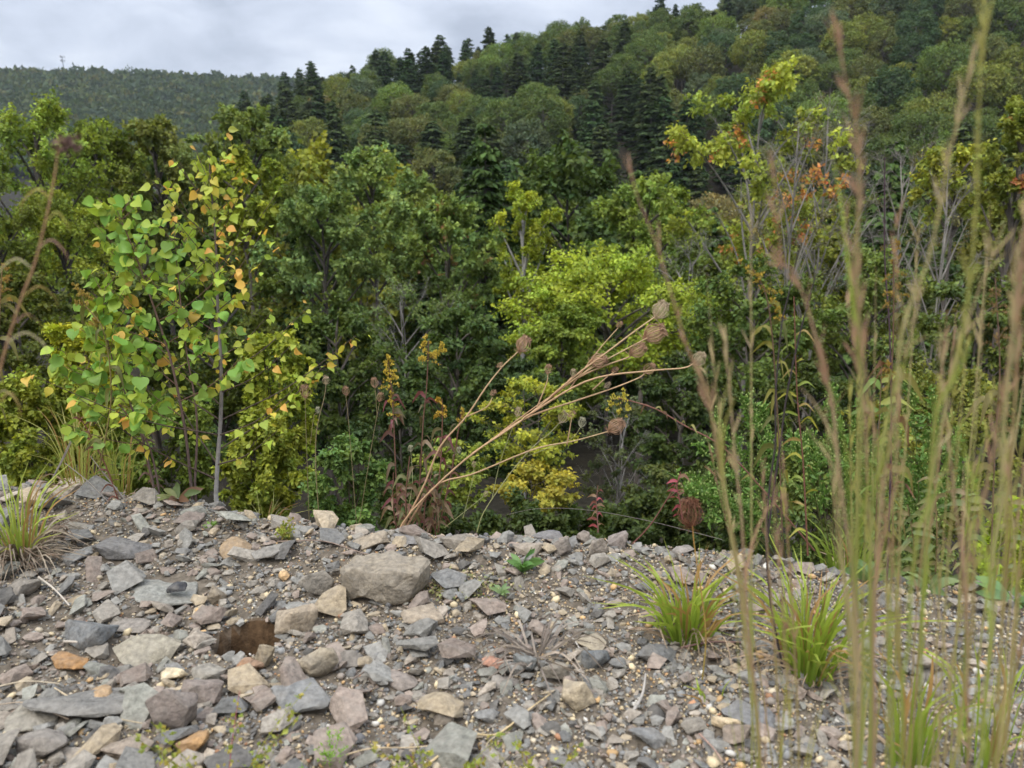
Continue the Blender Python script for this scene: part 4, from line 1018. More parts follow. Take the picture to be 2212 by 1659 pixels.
# --- goldenrod
def goldenrod(label, stem, Y, plumes, colp, leafcol, stemcol, nleaf=26, lsz=.05, name='goldenrod', fine=1.0):
    b = P(stem[0][0], stem[0][1], Y); e = empty(name, (b[0], Y, float(gh(b[0], Y)) if Y < 2.3 else b[2]), label, 'wild flower')
    pts = px_line(stem, Y, 26); a = Acc(); tube(a, pts, np.linspace(.0022, .0012, 26) * Y / 1.9, 5, stemcol); child(a, 'stem', e, M_STEM)
    a = Acc(); A_, X_, N_, S_, C_ = [], [], [], [], []
    for k in range(nleaf):
        f = rng.uniform(.05, .78); i = int(f * 24); an = k * 2.4; d = np.array([math.cos(an), math.sin(an) * .8, rng.uniform(-.9, .25)])
        L = lsz * rng.uniform(.6, 1.15); p = pts[i]
        lp_ = curve([p, p + nrm(d + [0, 0, .7]) * L * .5, p + nrm(d) * L + np.array([0, 0, -.35 * L])], 7)
        c = np.array(leafcol[rng.integers(len(leafcol))]) * rng.uniform(.75, 1.2)
        ribbon(a, lp_, L * .24 * np.array([.3, .8, 1, .95, .75, .45, .08]), c)
    if nleaf: child(a, 'foliage', e, M_NEAR)
    for pl in plumes:
        # pl: pixel spine of one plume, spread in px, florets
        sp = px_line(pl[0], Y, 12); w_ = pl[1] * Y / FPX; a = Acc(); P_, D_ = [], []
        for k in range(pl[2]):
            f = rng.uniform(0, 1); i = min(int(f * 11), 10); q_ = sp[i] + (sp[i + 1] - sp[i]) * (f * 11 - i)
            r_ = w_ * (1.05 - f) ** .7; d = rng.normal(size=3); d[2] = abs(d[2]) * .3; d = nrm(d)
            br = curve([q_, q_ + d * r_ * .6 + [0, 0, r_ * .25], q_ + d * r_ + np.array([0, 0, -.05 * r_])], 6)
            tube(a, br, .0005 * Y / 1.9, 3, np.array(stemcol) * 1.0)
            for g in range(14):
                ff = rng.uniform(.25, 1.0); ii = min(int(ff * 5), 4); P_.append(br[ii] + (br[ii + 1] - br[ii]) * (ff * 5 - ii) + rng.normal(size=3) * .0015); D_.append(np.array([0, 0, 1]) + rng.normal(size=3) * .5)
        P_, D_ = np.array(P_), np.array(D_); n = len(P_)
        leaves(a, P_, D_, rdir(n), .0062 * fine * rng.uniform(.6, 1.2, n) * Y / 1.9, np.array(colp) * rng.uniform(.7, 1.25, (n, 1)))
        child(a, 'flower_plume', e, M_NEAR, False)
    return e
YEL = (.58, .44, .07)
REDL = [(.17, .085, .065), (.20, .07, .075), (.13, .11, .05), (.22, .16, .10)]
goldenrod('goldenrod with a broad yellow plume, left one of the pair at centre', [(862, 1150), (855, 1020), (850, 900), (845, 830), (838, 778)], 1.95, [([(846, 845), (838, 770)], 26, 26), ([(852, 905), (845, 850)], 17, 12)], YEL, REDL, (.17, .09, .06), 20, .042)
goldenrod('tallest goldenrod with a split yellow plume at centre', [(900, 1150), (908, 1020), (915, 900), (922, 830), (926, 735)], 1.97, [([(925, 790), (921, 728)], 24, 22), ([(930, 770), (965, 758)], 12, 10), ([(938, 775), (955, 742)], 10, 7)], YEL, REDL, (.17, .09, .06), 22, .042)
goldenrod('shorter goldenrod with a small yellow plume right of the tallest one', [(930, 1150), (950, 1020), (955, 930), (955, 862)], 1.93, [([(955, 905), (948, 862)], 18, 16)], (.54, .36, .06), REDL, (.19, .09, .06), 18, .04)
goldenrod('small goldenrod tip fading beside the leaning carrot stems', [(945, 1150), (975, 1020), (990, 930), (998, 885)], 1.95, [([(990, 930), (1000, 885)], 12, 9)], (.52, .38, .07), REDL, (.19, .09, .06), 14, .035)
for i, (x0, y0, x1, y1) in enumerate([(880, 1158, 885, 985), (915, 1158, 935, 1010), (860, 1158, 850, 1020), (940, 1160, 960, 1040)]):
    goldenrod(['short red-leaved herb with drooping leaves below the goldenrod pair', 'red-leaved herb in the middle of the goldenrod group', 'brownish-red drooping herb at the left of the goldenrod group', 'dark red herb at the right foot of the goldenrod group'][i],
              [(x0, y0), ((x0 + x1) / 2 - 6, (y0 + y1) / 2), (x1, y1)], 1.86 + .02 * i, [], YEL, [(.22, .12, .085), (.20, .14, .08), (.28, .19, .12), (.15, .15, .06)], (.18, .09, .06), 15, .042, 'red_leaved_herb')
goldenrod('goldenrod with a drooping yellow plume arching from the right', [(1760, 1190), (1650, 1060), (1560, 965), (1480, 920), (1420, 885), (1370, 868), (1335, 860)], 1.70,
          [([(1345, 862), (1335, 905)], 14, 8), ([(1330, 860), (1312, 890)], 12, 7), ([(1360, 866), (1352, 915)], 9, 5), ([(1350, 862), (1347, 835)], 7, 5)], (.60, .52, .09), [(.28, .26, .08), (.20, .12, .07)], (.24, .11, .08), 12, .03)
goldenrod('faded ochre goldenrod above the shrub at left', [(215, 1010), (240, 860), (225, 720), (185, 660), (170, 620)], 1.9, [([(190, 670), (160, 615)], 24, 16), ([(200, 720), (205, 690)], 18, 10)], (.42, .30, .07), [(.20, .20, .06)], (.22, .17, .06), 12)
goldenrod('faded ochre goldenrod at the left edge behind the red stalk', [(-10, 1010), (-5, 800), (0, 660), (5, 570)], 1.5, [([(0, 680), (10, 575)], 28, 18)], (.40, .26, .06), [(.22, .20, .06)], (.24, .15, .07), 10)
goldenrod('ochre goldenrod behind the dark stems at right', [(1690, 1150), (1680, 900), (1660, 660), (1620, 570)], 1.5, [([(1670, 640), (1600, 565)], 24, 16), ([(1680, 700), (1665, 640)], 20, 10)], (.45, .32, .05), [(.28, .26, .06), (.14, .15, .04)], (.16, .10, .06), 16, .05)
goldenrod('ochre goldenrod between the tall grass stalks', [(1930, 1200), (1925, 900), (1930, 700), (1930, 560)], 1.35, [([(1930, 680), (1935, 520)], 34, 22), ([(1925, 850), (1920, 780)], 24, 12)], (.36, .24, .05), [(.20, .18, .05), (.22, .11, .06)], (.17, .10, .06), 16, .05)
goldenrod('brown faded goldenrod at right edge behind grass', [(2140, 1230), (2150, 950), (2160, 800), (2150, 600)], 1.3, [([(2155, 760), (2150, 620)], 40, 20), ([(2160, 930), (2155, 850)], 34, 14)], (.26, .17, .07), [(.20, .17, .06)], (.18, .11, .07), 16, .05)

# --- asters with green buds
def aster(label, base, Y, tips, n=9):
    b = P(*base, Y); e = empty('aster', (b[0], Y, float(gh(b[0], Y))), label, 'wild flower')
    for (tx, ty) in tips:
        t = P(tx, ty, Y + rng.uniform(-.12, .12)); mid_ = (b + t) / 2 + np.array([0, 0, .10 * np.linalg.norm(t - b)])
        sp = curve([b + np.array([0, 0, -.02]), mid_, t], 18); a = Acc(); bud = Acc()
        tube(a, sp, np.linspace(.0018, .0007, 18), 4, grad((.16, .12, .06), (.17, .30, .06), 18)); P_ = []; L_ = []
        for k in range(n * 2):
            f = rng.uniform(.35, .98); i = int(f * 16.9); d = nrm(nrm(sp[i + 1] - sp[i]) * .7 + rng.normal(size=3) * .6 + np.array([0, 0, .45]))
            L = .085 * (1.15 - f) * rng.uniform(.5, 1.2); q_ = curve([sp[i], sp[i] + d * L * .5 + [0, 0, -.004], sp[i] + d * L + np.array([0, 0, .012])], 7)
            tube(a, q_, .0007, 3, (.17, .30, .055))
            for g in range(6):
                j = rng.integers(1, 7); p = q_[j] + rng.normal(size=3) * .004; up = nrm(rng.normal(size=3) * .6 + [0, 0, .8])
                p2 = p + up * rng.uniform(.004, .012); tube(a, [q_[j], p2], .0005, 3, (.18, .32, .06)); P_.append(p2); L_.append(q_[j])
        P_ = np.array(P_); m = len(P_); r_ = .0026 * rng.uniform(.7, 1.15, m)
        O = np.array([[1, 0, 0], [0, 1, 0], [-1, 0, 0], [0, -1, 0], [0, 0, 1.5], [0, 0, -1.1]]); OF = np.array([[0, 1, 4], [1, 2, 4], [2, 3, 4], [3, 0, 4], [1, 0, 5], [2, 1, 5], [3, 2, 5], [0, 3, 5]])
        V = P_[:, None] + O[None] * r_[:, None, None]
        bud.add(V.reshape(-1, 3), (np.arange(m)[:, None, None] * 6 + OF[None]).reshape(-1, 3), np.repeat(np.array([[.36, .46, .14]]) * rng.uniform(.8, 1.3, (m, 1)), 8, 0))
        L_ = np.array(L_); leaves(a, np.repeat(L_, 2, 0), rdir(2 * m) + np.array([0, 0, .5]), rdir(2 * m), .017 * rng.uniform(.6, 1.3, 2 * m), np.array([.15, .27, .055]) * rng.uniform(.8, 1.2, (2 * m, 1)), LONG)
        st_ = child(a, 'stem', e, M_NEAR); sub(bud, 'bud_cluster', st_, M_NEAR)
aster('green budding aster leaning left over the bank edge', (1700, 1215), 1.72, [(1440, 1020), (1470, 1060), (1500, 960), (1540, 900), (1560, 1080), (1600, 850), (1520, 1120), (1640, 870)])
aster('green budding aster upright behind the right grass tuft', (1800, 1230), 1.75, [(1690, 900), (1740, 930), (1790, 820), (1820, 900), (1860, 860), (1900, 960)])
aster('green budding aster at right among the tall grass', (1990, 1240), 1.70, [(1900, 870), (1960, 800), (2020, 830), (2060, 920), (1950, 1010), (2090, 1010)])

# --- grass
GA, GB = (.20, .33, .035), (.40, .48, .06)
def tuft(label, base, Y, n, spread, hmax, dead, name='grass_tuft', cat='grass', wid=.0052, tone=((.21, .33, .04), (.43, .49, .08)), dcol=((.30, .22, .14), (.42, .30, .20)), bend=.35, deadlen=.10):
    b = P(base[0], base[1], Y); b[2] = float(gh(b[0], b[1])); e = empty(name, b, label, cat)
    for k in range(n):
        an = rng.uniform(0, 6.28); out_ = np.array([math.cos(an), math.sin(an), 0]); r_ = rng.uniform(.0, 1) ** .6
        p0 = b + out_ * .03 * r_ + [0, 0, -.01]; H = hmax * rng.uniform(.35, 1.0); lean_ = spread * r_ * rng.uniform(.5, 1.2)
        p3 = p0 + out_ * lean_ * H + np.array([rng.normal() * .02, 0, H * (1 - bend * r_ * .5)]); p2 = p0 + out_ * lean_ * H * .35 + np.array([0, 0, H * .62])
        pts = curve([p0, p2, p3], 9); a = Acc(); u = rng.random(); c0 = np.array(tone[0]) * rng.uniform(.75, 1.2); c1 = np.array(tone[1]) * rng.uniform(.75, 1.15)
        if u < .20: c0, c1 = np.array((.34, .22, .08)), np.array((.45, .26, .10))
        ribbon(a, pts, wid * rng.uniform(.7, 1.25) * np.array([.7, .9, 1, 1, .95, .8, .6, .35, .06]), grad(c0, c1, 9)); child(a, 'blade', e, M_NEAR)
    for k in range(dead):
        an = rng.uniform(0, 6.28); out_ = np.array([math.cos(an), math.sin(an), 0]); L = deadlen * rng.uniform(.5, 1.3)
        p0 = b + out_ * .035 * rng.uniform(0, 1) + [0, 0, rng.uniform(0, .02)]; q_ = p0 + out_ * L * .5 + np.array([0, 0, L * rng.uniform(.1, .5)]); p3 = p0 + out_ * L * rng.uniform(.7, 1.1) + np.array([rng.normal() * .02, rng.normal() * .02, rng.uniform(.0, .02)])
        p3[2] = max(p3[2], float(gh(p3[0], p3[1])) + .006); a = Acc(); c = np.array(dcol[rng.integers(len(dcol))]) * rng.uniform(.75, 1.2)
        ribbon(a, curve([p0, q_, p3], 9), .004 * rng.uniform(.6, 1.2) * np.array([1, 1, 1, 1, .9, .8, .6, .4, .15]), c); child(a, 'dry_blade', e, M_STEM)
    return e
tuft('green grass tuft on the gravel left of the tall stalks', (1482, 1385), G(1482, 1385)[1], 100, 1.15, .185, 40)
tuft('larger green grass tuft just right, with pale dead base leaves', (1745, 1462), G(1745, 1462)[1], 125, .92, .235, 46)
tuft('straw-based grass tuft at the left edge of the bank', (45, 1215), G(45, 1215)[1], 60, 1.0, .25, 230, tone=((.24, .34, .05), (.46, .50, .10)), dcol=((.30, .24, .17), (.40, .33, .24), (.22, .16, .11)), wid=.004, deadlen=.12)
tuft('sparse pale grass behind the left tuft', (175, 1075), 2.05, 50, .6, .30, 16, tone=((.28, .32, .07), (.50, .46, .16)), wid=.0028)
tuft('thin pale grass at the birch sapling foot', (560, 1105), 2.05, 45, 1.0, .16, 30, tone=((.26, .30, .07), (.44, .42, .14)), wid=.0024, deadlen=.16)
tuft('thin grass between the sapling stems', (255, 1070), 2.1, 45, .5, .38, 12, tone=((.24, .30, .05), (.46, .42, .12)), wid=.0026)
tuft('tiny green grass sprout right of the single carrot stalk', (1555, 1525), G(1555, 1525)[1], 7, .8, .055, 0, wid=.003)
tuft('small green blades at the bottom among the tall grass', (1965, 1655), G(1965, 1655)[1], 26, .45, .20, 4)
tuft('green blades under the right tall grass', (2130, 1650), G(2130, 1650)[1], 24, .45, .24, 4)
tuft('short green grass behind the right tuft on the edge', (1830, 1250), 1.62, 60, .6, .20, 14, tone=((.20, .32, .04), (.36, .44, .08)))
tuft('short green grass with brown bases at the right edge', (2160, 1260), 1.6, 60, .7, .18, 20, tone=((.22, .32, .05), (.36, .42, .10)))
tuft('dead grey grass wisp lying at the centre of the gravel', (1160, 1430), G(1160, 1430)[1], 0, 1, .1, 42, 'dead_grass', dcol=((.30, .25, .20), (.22, .18, .145), (.38, .31, .24)), deadlen=.11)

def stalks(label, group_px, lines, Yb):
    """tall blurred stalks close to the lens"""
    first = P(lines[0][0][-1][0], lines[0][0][-1][1], lines[0][1]); e = empty('tall_grass', (first[0], first[1], float(gh(first[0], max(.5, first[1])))), label, 'grass')
    for ln, Y, w_, c0, c1, fuzz in lines:
        top = [P(p[0], p[1], Y + .03 * (1 - i / len(ln))) for i, p in enumerate(ln)]
        last, prev = top[-1], top[-2]
        if last[2] > .03:
            d = nrm(last - prev); t_ = last[2] / max(.3, -d[2]); foot = last + d * t_; foot[1] = last[1] + .02; foot[2] = -.01; top.append(last * .5 + foot * .5 + np.array([0, 0, .0])); top.append(foot)
        pts = curve(top, 40)[::-1]; a = Acc(); r_ = w_ * Y / FPX / 2 * .46
        tube(a, pts, r_ * np.concatenate([np.linspace(1.1, .9, 26), np.linspace(.9, .25, 14)]), 6, grad(c0, c1, 40, 1.2)); st_ = child(a, 'stalk', e, M_NEAR)
        a = Acc()
        # leaf sheath hugging the stalk and spikelets near the top
        for k in range(3):
            i = rng.integers(5, 24); L = rng.integers(6, 12); seg = pts[i:i + L] + np.linspace(0, 1, len(pts[i:i + L]))[:, None] ** 1.5 * np.array([rng.normal() * .02, rng.normal() * .02, 0])
            ribbon(a, seg, r_ * 2.6 * np.linspace(1, .15, len(seg)), np.array(c0) * rng.uniform(.8, 1.2))
        for k in range(fuzz):
            i = rng.integers(22, 39); d = nrm(nrm(pts[min(i + 1, 39)] - pts[i - 1]) * 1.0 + rng.normal(size=3) * .22); L = rng.uniform(.010, .024)
            ribbon(a, [pts[i], pts[i] + d * L * .6, pts[i] + d * L], [.0012, .0016, .0003], np.array(c1) * rng.uniform(.8, 1.25))
        sub(a, 'spikelets', st_, M_NEAR, False)
GR, RD, TN, OL = (.32, .38, .07), (.42, .26, .17), (.50, .39, .22), (.40, .37, .11)
stalks('blurred reddish grass stalks rising left of the bright grass tuft', None, [
  ([(1357, 360), (1380, 433), (1424, 547), (1485, 753), (1525, 843), (1541, 920), (1561, 1053), (1575, 1123), (1605, 1273), (1608, 1390), (1625, 1473), (1641, 1650)], .52, 15, OL, RD, 26),
  ([(1561, 703), (1571, 786), (1581, 903), (1591, 1020), (1601, 1106), (1612, 1300), (1630, 1480), (1645, 1660)], .58, 13, RD, TN, 20)], .52)
stalks('thickest bundle of blurred tall grass stalks right of the bright tuft', None, [
  ([(1811, 70), (1828, 187), (1851, 283), (1856, 417), (1850, 560), (1858, 753), (1861, 853), (1858, 986), (1848, 1239), (1868, 1406), (1858, 1659)], .46, 19, GR, RD, 40),
  ([(2101, 100), (2085, 200), (2055, 317), (2008, 553), (1955, 686), (1935, 820), (1905, 970), (1885, 1086), (1878, 1300), (1880, 1660)], .48, 15, GR, TN, 30),
  ([(1668, 320), (1688, 553), (1715, 586), (1751, 686), (1775, 786), (1798, 870), (1808, 970), (1821, 1086), (1845, 1273), (1855, 1450), (1850, 1660)], .50, 15, TN, RD, 30),
  ([(1828, 640), (1845, 753), (1868, 886), (1871, 986), (1880, 1200), (1885, 1400), (1880, 1660)], .55, 13, OL, RD, 16),
  ([(1915, 1180), (1915, 1273), (1918, 1440), (1925, 1660)], .60, 12, GR, TN, 4),
  ([(1990, 620), (1950, 800), (1915, 1000), (1895, 1200), (1888, 1400), (1885, 1660)], .50, 14, RD, TN, 20),
  ([(1781, 880), (1800, 1060), (1815, 1200), (1840, 1400), (1850, 1660)], .55, 11, OL, TN, 8)], .48)
stalks('blurred tall grass stalks nearest the right edge', None, [
  ([(2131, -10), (2118, 100), (2115, 250), (2110, 450), (2080, 720), (2055, 820), (2021, 900), (2005, 1086), (1985, 1139), (1968, 1273), (1965, 1373), (1948, 1489), (1945, 1660)], .45, 16, GR, OL, 30),
  ([(2225, 430), (2195, 586), (2188, 720), (2178, 820), (2165, 953), (2161, 1086), (2141, 1206), (2145, 1339), (2131, 1473), (2118, 1606), (2112, 1660)], .44, 20, GR, TN, 30),
  ([(2205, 560), (2180, 760), (2150, 950), (2120, 1100), (2105, 1173), (2101, 1339), (2085, 1473), (2071, 1573), (2055, 1660)], .48, 15, OL, RD, 24),
  ([(2240, 260), (2215, 500), (2200, 700), (2190, 900), (2170, 1200), (2160, 1450), (2150, 1660)], .50, 14, OL, RD, 26),
  ([(2171, 480), (2110, 640), (2061, 780), (2038, 900), (2011, 1050), (2001, 1150), (1990, 1350), (1985, 1660)], .50, 15, GR, TN, 24),
  ([(2075, 1400), (2070, 1500), (2060, 1660)], .55, 12, GR, GR, 0), ([(2030, 700), (2040, 850), (2060, 1060), (2085, 1300), (2090, 1660)], .55, 12, RD, TN, 16)], .46)
ex = []
for k in range(34):
    bx0 = [1640, 1700, 1850, 1890, 1960, 2030, 2090, 2140, 2190][k % 9] + rng.normal() * 22; lean_ = (bx0 - 1830) * .42 + rng.normal() * 60; tp = rng.uniform(430, 1050); Yk = rng.uniform(.52, .85)
    ex.append(([(bx0 + lean_, tp), (bx0 + lean_ * .72, tp + (1660 - tp) * .25), (bx0 + lean_ * .3, tp + (1660 - tp) * .6), (bx0, 1660)], Yk, rng.uniform(6, 11), [GR, OL, TN][k % 3], [TN, RD, OL][k % 3], 12))
for k, lab in enumerate(['thin blurred grass stalks filling in behind the thick bundle', 'thin blurred grass stalks spread towards the right edge']):
    stalks(lab, None, [q_ for q_ in ex if (q_[0][-1][0] < 1950) == (k == 0)], .6)
# dark double stem in focus, and a dark thin stem behind the bundle
def plain(name, label, cat, lines, Y, rad, col, mat=None, part='stem', foot=True):
    b = P(lines[0][-1][0], lines[0][-1][1], Y); e = empty(name, (b[0], b[1], b[2]), label, cat)
    for ln in lines:
        a = Acc(); pts = px_line(ln, Y, 26); tube(a, pts, np.linspace(rad * .45, rad, 26), 5, col); child(a, part, e, mat or M_STEM)
    return e
plain('dead_stalk', 'blackish twin dead stems in front of the aster', 'stalk', [[(1725, 540), (1700, 650), (1688, 703), (1675, 853), (1675, 953), (1662, 1053), (1655, 1173), (1665, 1306), (1690, 1440)], [(1760, 600), (1728, 720), (1700, 850), (1685, 960), (1668, 1080), (1655, 1180)]], 1.22, .0022, (.055, .042, .042))
plain('dead_stalk', 'thin dark purple dead stem behind the thick grass bundle', 'stalk', [[(1911, 340), (1911, 553), (1921, 703), (1925, 900), (1920, 1150), (1915, 1270)]], 1.45, .0022, (.085, .05, .06))
plain('dead_stalk', 'red-brown dead stem leaning up right from the bank edge at centre right', 'stalk', [[(1470, 1030), (1440, 1080), (1400, 1140), (1345, 1195)], [(1440, 1080), (1462, 1062), (1480, 1058)]], 1.80, .0022, (.17, .075, .055))
plain('dead_stalk', 'long thin grey vine arching low over the dark hollow', 'stalk', [[(1095, 1112), (1150, 1100), (1220, 1098), (1300, 1106), (1400, 1125), (1500, 1150), (1560, 1166)]], 2.1, .0012, (.20, .17, .15))
plain('dead_stalk', 'fan of grey broken stems behind the left tuft', 'stalk', [[(165, 930), (140, 985), (110, 1040), (85, 1085)], [(158, 940), (130, 1000), (100, 1060)], [(140, 1000), (190, 1040), (240, 1090), (262, 1108)], [(195, 985), (230, 1030), (275, 1085)]], 1.95, .0022, (.33, .29, .25))

# --- left foreground: reddish stalk with curled leaves and dark seed cluster
def curled():
    Y = .62; ln = [(128, 300), (118, 380), (100, 470), (75, 570), (48, 640), (22, 720), (0, 800), (-20, 900), (-35, 1100), (-40, 1500)]
    b = P(*ln[-1], Y); e = empty('dried_wildflower', (b[0], Y, float(gh(b[0], Y))), 'blurred reddish dried stalk with curled leaves at the left edge', 'wild flower')
    pts = px_line(ln + [(-42, 2300)], Y, 50)[::-1]; a = Acc(); tube(a, pts, np.linspace(.0013, .0006, 50), 6, grad((.30, .18, .09), (.38, .22, .11), 50)); child(a, 'stem', e, M_STEM)
    for k, (px, py, dx, L) in enumerate([(110, 430, -60, 60), (100, 480, 45, 50), (80, 540, 60, 55), (70, 580, -70, 60), (50, 640, 70, 70), (40, 680, -55, 60), (30, 700, 60, 60), (15, 740, 80, 80), (0, 870, 40, 70)]):
        a = Acc(); p = [(px, py), (px + dx * .5, py - 22), (px + dx, py + 4), (px + dx * 1.12, py + L * .5)]
        c = np.array([(.42, .30, .10), (.40, .36, .10), (.34, .20, .14), (.46, .40, .24)][k % 4]) * rng.uniform(.8, 1.1)
        ribbon(a, px_line(p, Y + rng.uniform(-.03, .03), 12), .0014 * np.array([.4, .8, 1, 1, 1, .95, .9, .8, .65, .5, .3, .1]), c); child(a, 'leaf', e, M_NEAR)
    a = Acc(); c0 = P(132, 305, Y)
    for k in range(70):
        q_ = P(132 + rng.normal() * 15 + 12, 300 + abs(rng.normal()) * 10 + rng.normal() * 6, Y + rng.normal() * .008); leaves(a, [q_], rdir(1), rdir(1), .0052, [np.array((.13, .075, .055)) * rng.uniform(.7, 1.3)])
    child(a, 'seed_cluster', e, M_STEM, False)
curled()
# tall dry herbs with narrow drooping leaves behind the aster
def herb(label, stem, Y, n, cols, stemcol, L=.06, wd=.16, name='herb'):
    b = P(*stem[0], Y); e = empty(name, (b[0], Y, b[2] if Y > 2.2 else float(gh(b[0], Y))), label, 'wild flower')
    pts = px_line(stem, Y, 24); a = Acc(); tube(a, pts, np.linspace(.002, .001, 24), 5, stemcol); child(a, 'stem', e, M_STEM)
    for k in range(n):
        i = int((.1 + .85 * k / n) * 23); sgn = 1 if k % 2 else -1; d = np.array([sgn * rng.uniform(.5, 1), rng.uniform(-.6, .6), rng.uniform(.1, .6)]); l_ = L * rng.uniform(.6, 1.15)
        a = Acc(); ribbon(a, curve([pts[i], pts[i] + nrm(d) * l_ * .5, pts[i] + nrm(d * [1, 1, -.5]) * l_], 8), l_ * wd * np.array([.3, .8, 1, 1, .85, .6, .35, .06]), np.array(cols[k % len(cols)]) * rng.uniform(.8, 1.2)); child(a, 'leaf', e, M_NEAR)
herb('narrow-leaved yellowing herb right of the twin dark stems', [(1745, 1200), (1735, 1000), (1722, 850), (1715, 640)], 1.55, 18, [(.38, .36, .06), (.24, .30, .06), (.30, .22, .07)], (.20, .09, .06), .05, .13)
herb('narrow-leaved green herb behind the thick grass bundle', [(1890, 1220), (1895, 1050), (1900, 900), (1905, 780)], 1.6, 14, [(.20, .30, .08), (.30, .32, .07)], (.18, .12, .06), .07, .22)
herb('red-leaved primrose stem in the dark hollow right of centre', [(1292, 1150), (1290, 1110), (1288, 1085), (1292, 1048)], 1.9, 12, [(.40, .10, .11), (.34, .22, .14), (.26, .10, .08)], (.25, .13, .10), .026, .3)
herb('red-leaved primrose stem by the middle grass tuft', [(1475, 1130), (1468, 1080), (1462, 1050), (1470, 1020)], 1.75, 12, [(.42, .10, .12), (.34, .20, .14)], (.28, .10, .09), .026, .3)
herb('dark red dried herb left of the poplar stems', [(262, 1100), (230, 1010), (195, 940), (160, 880)], 1.95, 16, [(.20, .08, .06), (.24, .15, .09)], (.22, .08, .06), .035)
herb('brown withered herb between poplar and birch stems', [(340, 1095), (325, 1030), (310, 960), (300, 900)], 1.98, 18, [(.20, .12, .09), (.16, .10, .08)], (.20, .11, .08), .035, .25)
for i, (px, py, tx, ty) in enumerate([(2020, 1260, 2015, 1010), (2075, 1265, 2090, 1040), (2170, 1270, 2185, 1020), (1975, 1262, 1960, 1090)]):
    herb(['pale-leaved herb behind the grass bundle', 'grey-green herb right of the pale-leaved one', 'yellow-green herb nearest the right edge', 'small pale herb left of the pale-leaved one'][i], [(px, py), ((px + tx) / 2 + 6, (py + ty) / 2), (tx, ty)], 1.55, 22, [(.22, .28, .12), (.30, .32, .12), (.26, .22, .10)], (.22, .16, .07), .042, .28)
# rosettes and small weeds on the gravel
def rosette(label, px, py, n, L, cols, name='rosette_weed', up=.55):
    b = G(px, py); e = empty(name, b, label, 'weed')
    for k in range(n):
        an = k * 2.4 + rng.uniform(-.3, .3); d = np.array([math.cos(an), math.sin(an), up * rng.uniform(.6, 1.8)]); l_ = L * rng.uniform(.7, 1.1); a = Acc()
        p0 = b + [0, 0, .004]; ribbon(a, curve([p0, p0 + nrm(d) * l_ * .55, p0 + nrm(d * [1, 1, .6]) * l_], 9), l_ * .27 * np.array([.25, .5, .8, 1, 1.05, 1, .8, .5, .08]), np.array(cols[k % len(cols)]) * rng.uniform(.85, 1.15), fold=.35); child(a, 'leaf', e, M_NEAR)
rosette('green rosette weed with one red leaf on the gravel at centre', 1127, 1238, 12, .060, [(.14, .26, .07), (.18, .31, .10), (.12, .24, .06), (.14, .28, .08), (.16, .29, .09), (.15, .27, .07), (.36, .12, .06)], up=.9)
rosette('small pale green rosette below the bigger one', 1082, 1288, 7, .032, [(.26, .36, .16), (.22, .33, .14)], up=1.0)
rosette('tiny green weed near the top of the bank left of centre', 628, 1165, 8, .018, [(.22, .34, .08)], up=.8)
rosette('tiny green weed among stones below the birch sapling', 455, 1142, 8, .020, [(.20, .34, .07)])
rosette('broad dull green leaves at the birch sapling foot', 385, 1082, 9, .065, [(.15, .20, .07), (.22, .24, .09), (.24, .14, .09)], up=.5)
rosette('broad green leaves behind the right tuft', 1880, 1235, 10, .07, [(.16, .26, .10), (.20, .30, .11)], up=.8)
rosette('broad pale green leaves at the right edge of the bank', 2195, 1262, 11, .08, [(.20, .32, .14), (.16, .27, .10)], up=.5)
rosette('pale green rosette between tall stalks on the edge', 2010, 1250, 10, .06, [(.20, .28, .12), (.24, .30, .12)], up=.7)
def feathery(label, px, py, Y, H, n, cols, red=0, name='feathery_weed', fine=.010):
    b = P(px, py, Y); gz = float(gh(b[0], Y)); e = empty(name, (b[0], Y, gz), label, 'weed'); base = np.array([b[0], Y, gz])
    for k in range(n):
        an = rng.uniform(0, 6.28); d = np.array([math.cos(an) * .55, math.sin(an) * .4, 1]); L = H * rng.uniform(.55, 1.1); sp = curve([base, base + d * L * .55, base + d * L + np.array([d[0], d[1], 0]) * L * .3], 10); a = Acc()
        cst = (.34, .06, .09) if rng.random() < red else np.array(cols[0]) * .8
        tube(a, sp, np.linspace(.0009, .0004, 10), 3, cst); m = 34; f = rng.uniform(.3, 1, m); ii = (f * 8.9).astype(int); pos = sp[ii] + rng.normal(size=(m, 3)) * fine * (1.3 - f)[:, None]
        C = np.array([cols[j] for j in rng.integers(0, len(cols), m)]) * rng.uniform(.8, 1.2, (m, 1)); leaves(a, pos, rdir(m) + [0, 0, .3], rdir(m), fine * .85 * rng.uniform(.6, 1.3, m), C, LONG if fine < .009 else QUAD)
        child(a, 'frond', e, M_NEAR, False)
BG = [(.28, .50, .05), (.22, .42, .04)]; YG = [(.36, .38, .07), (.44, .36, .08), (.28, .34, .06)]
feathery('bright green feathery carrot leaves at the bottom left of centre', 505, 1700, .86, .115, 9, BG, fine=.007)
feathery('bright green feathery sprig low beside the blue-grey boulder', 715, 1590, 1.0, .05, 6, BG, fine=.007)
feathery('small bright green feathery sprig near the bottom', 660, 1650, .92, .05, 5, BG, fine=.007)
feathery('blurred yellow-green weed rising before the hole', 480, 1690, .90, .17, 8, YG, .3)
feathery('yellow-green weed with red stems at the bottom centre', 945, 1680, .92, .13, 9, YG, .6)
feathery('yellow-green weed at the bottom right of centre', 1160, 1700, .90, .10, 8, YG, .4)
feathery('tiny yellowish weed tuft near the bank edge under the sapling', 625, 1170, 1.72, .045, 6, YG)
